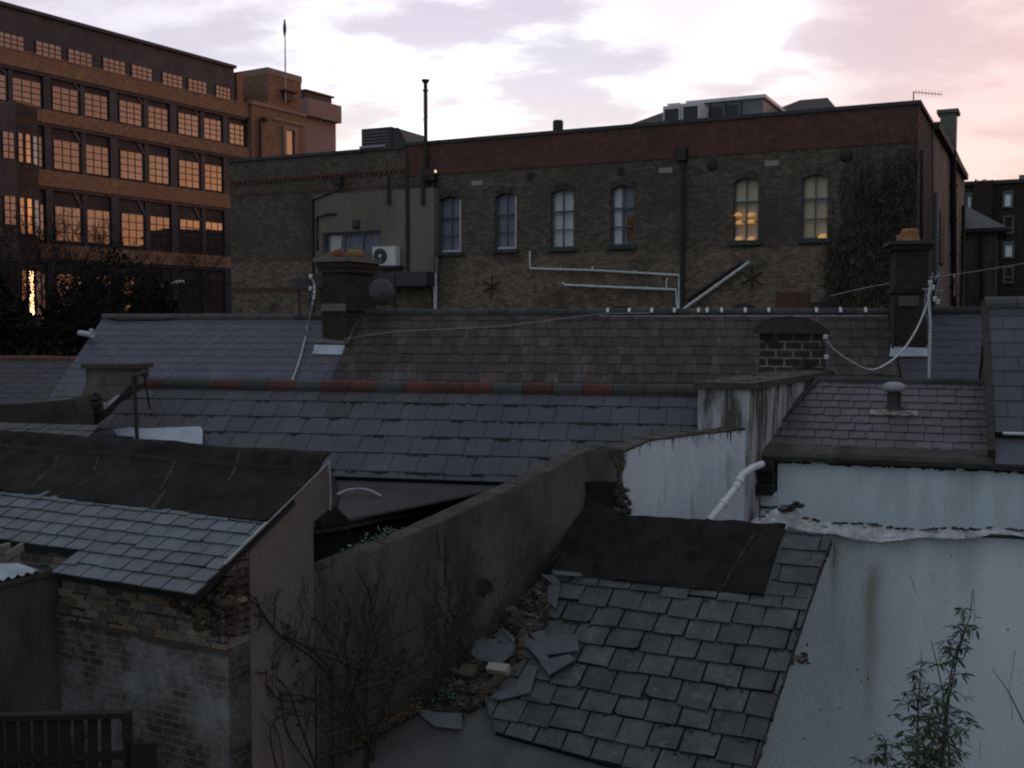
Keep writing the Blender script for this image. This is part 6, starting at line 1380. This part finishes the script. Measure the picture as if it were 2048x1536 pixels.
weed('leafy_weed', 'lower clump of green leafy weeds behind the top of the party wall', [(703, 1104), (720, 1098), (714, 1110), (732, 1096), (696, 1112)], 18, .042, off=-.38)
gq = Fr(G.p(*gs(900, 1400)), 27)
weed('rubble_weed', 'small green weed in the rubble above the grey slate patch', [(885, 1395), (900, 1388), (870, 1402), (910, 1400), (892, 1380), (915, 1370)], 22, .030, off=.06, fr=gq)
# ================================================================== bamboo in front of the white wall
bamboo = [
    ('tallest bamboo cane with a sparse leafy tip against the white wall', [(1872, 1900), (1878, 1560), (1890, 1430), (1905, 1330), (1925, 1270), (1940, 1235), (1946, 1178)], (1236, 1560), 30, 1),
    ('second bamboo cane with a nodding star of leaves near the tallest tip', [(1868, 1900), (1880, 1560), (1898, 1400), (1915, 1310), (1930, 1262), (1915, 1212)], (1205, 1330), 8, 0),
    ('dense bamboo cane left of the tallest, its thin bare tip above the leaves', [(1835, 1900), (1832, 1560), (1835, 1450), (1838, 1390), (1842, 1340), (1843, 1302)], (1335, 1570), 34, 1),
    ('short bushy bamboo cane at the bottom edge below the tallest', [(1850, 1900), (1856, 1600), (1862, 1500), (1880, 1440), (1898, 1402)], (1400, 1570), 14, 1),
    ('bamboo cane with low outer leaves nearest the slate verge', [(1800, 1900), (1790, 1620), (1775, 1540), (1770, 1478)], (1470, 1590), 14, 1),
    ('slender bare bamboo shoot between the two leafy canes', [(1890, 1900), (1898, 1500), (1885, 1380), (1872, 1320), (1861, 1278)], (1400, 1500), 6, 0),
    ('low spreading bamboo cane on the bottom edge', [(1730, 1900), (1728, 1620), (1722, 1530)], (1518, 1600), 6, 0),
    ('long bare bamboo shoot leaning in at the right edge of the picture', [(2120, 1900), (2075, 1500), (2040, 1430), (2015, 1380), (1983, 1336)], (1600, 1600), 0, 0)]
for bi, (lab, pts, (va, vb2), nl, dense) in enumerate(bamboo):
    yb = 7.2 + .12 * bi if bi != 7 else 7.6
    P = [at(u, v, yb) for u, v in pts]; base_ = Vector((P[0].x, P[0].y, 0)); t = thing('bamboo', base_, lab, 'bamboo', 'bamboo canes before the white wall')
    Q = [base_] + P; m = MB(); m.tube(Q, .010, 6, .0022); m.build('cane', M['bamboo_stem'], t)
    if not nl: continue
    def pos(v):
        for i in range(len(pts) - 1):
            (u0, v0), (u1, v1) = pts[i], pts[i + 1]
            if v1 <= v <= v0: return P[i].lerp(P[i + 1], (v0 - v) / (v0 - v1))
        return P[-1]
    ml, mt_ = MB(), MB(); rng = random.Random(300 + bi)
    nn = int(nl * (2.1 if dense else 1.5))
    for k in range(nn):
        v = va + (vb2 - va) * ((k + rng.random()) / nn) ** .62; c = pos(v); spread_ = .03 + .085 * min(1, max(0, (v - va) / 200)) * (1 if dense else .4)
        c2 = c + Vector((rng.gauss(0, spread_), rng.gauss(0, spread_ * .7), rng.uniform(-.02, .06))); mt_.tube([c, (c + c2) / 2 + ZV * .02, c2], .0022, 3, cap=False)
        an0 = rng.uniform(0, 6.28)
        for j in range(rng.randint(4, 7)):
            an = an0 + j * 1.15 + rng.gauss(0, .3); d = Vector((math.cos(an), math.sin(an) * .8, rng.uniform(-.75, .2))).normalized(); L = rng.uniform(.055, .105); w = L * .11
            sd6 = d.cross(ZV + Vector((rng.gauss(0, .5), rng.gauss(0, .5), 0))).normalized() * w; q1 = c2 + d * L * .35; q2 = c2 + d * L * .7 - ZV * L * .06; q3 = c2 + d * L - ZV * L * .16
            tt = rng.uniform(.55, 1.7); ml.face([c2, q1 + sd6, q2 + sd6 * .8, q3, q2 - sd6 * .8, q1 - sd6], tt)
    mt_.build('twig', M['bamboo_stem'], t); ml.build('leaves', M['bamboo_leaf'], t)
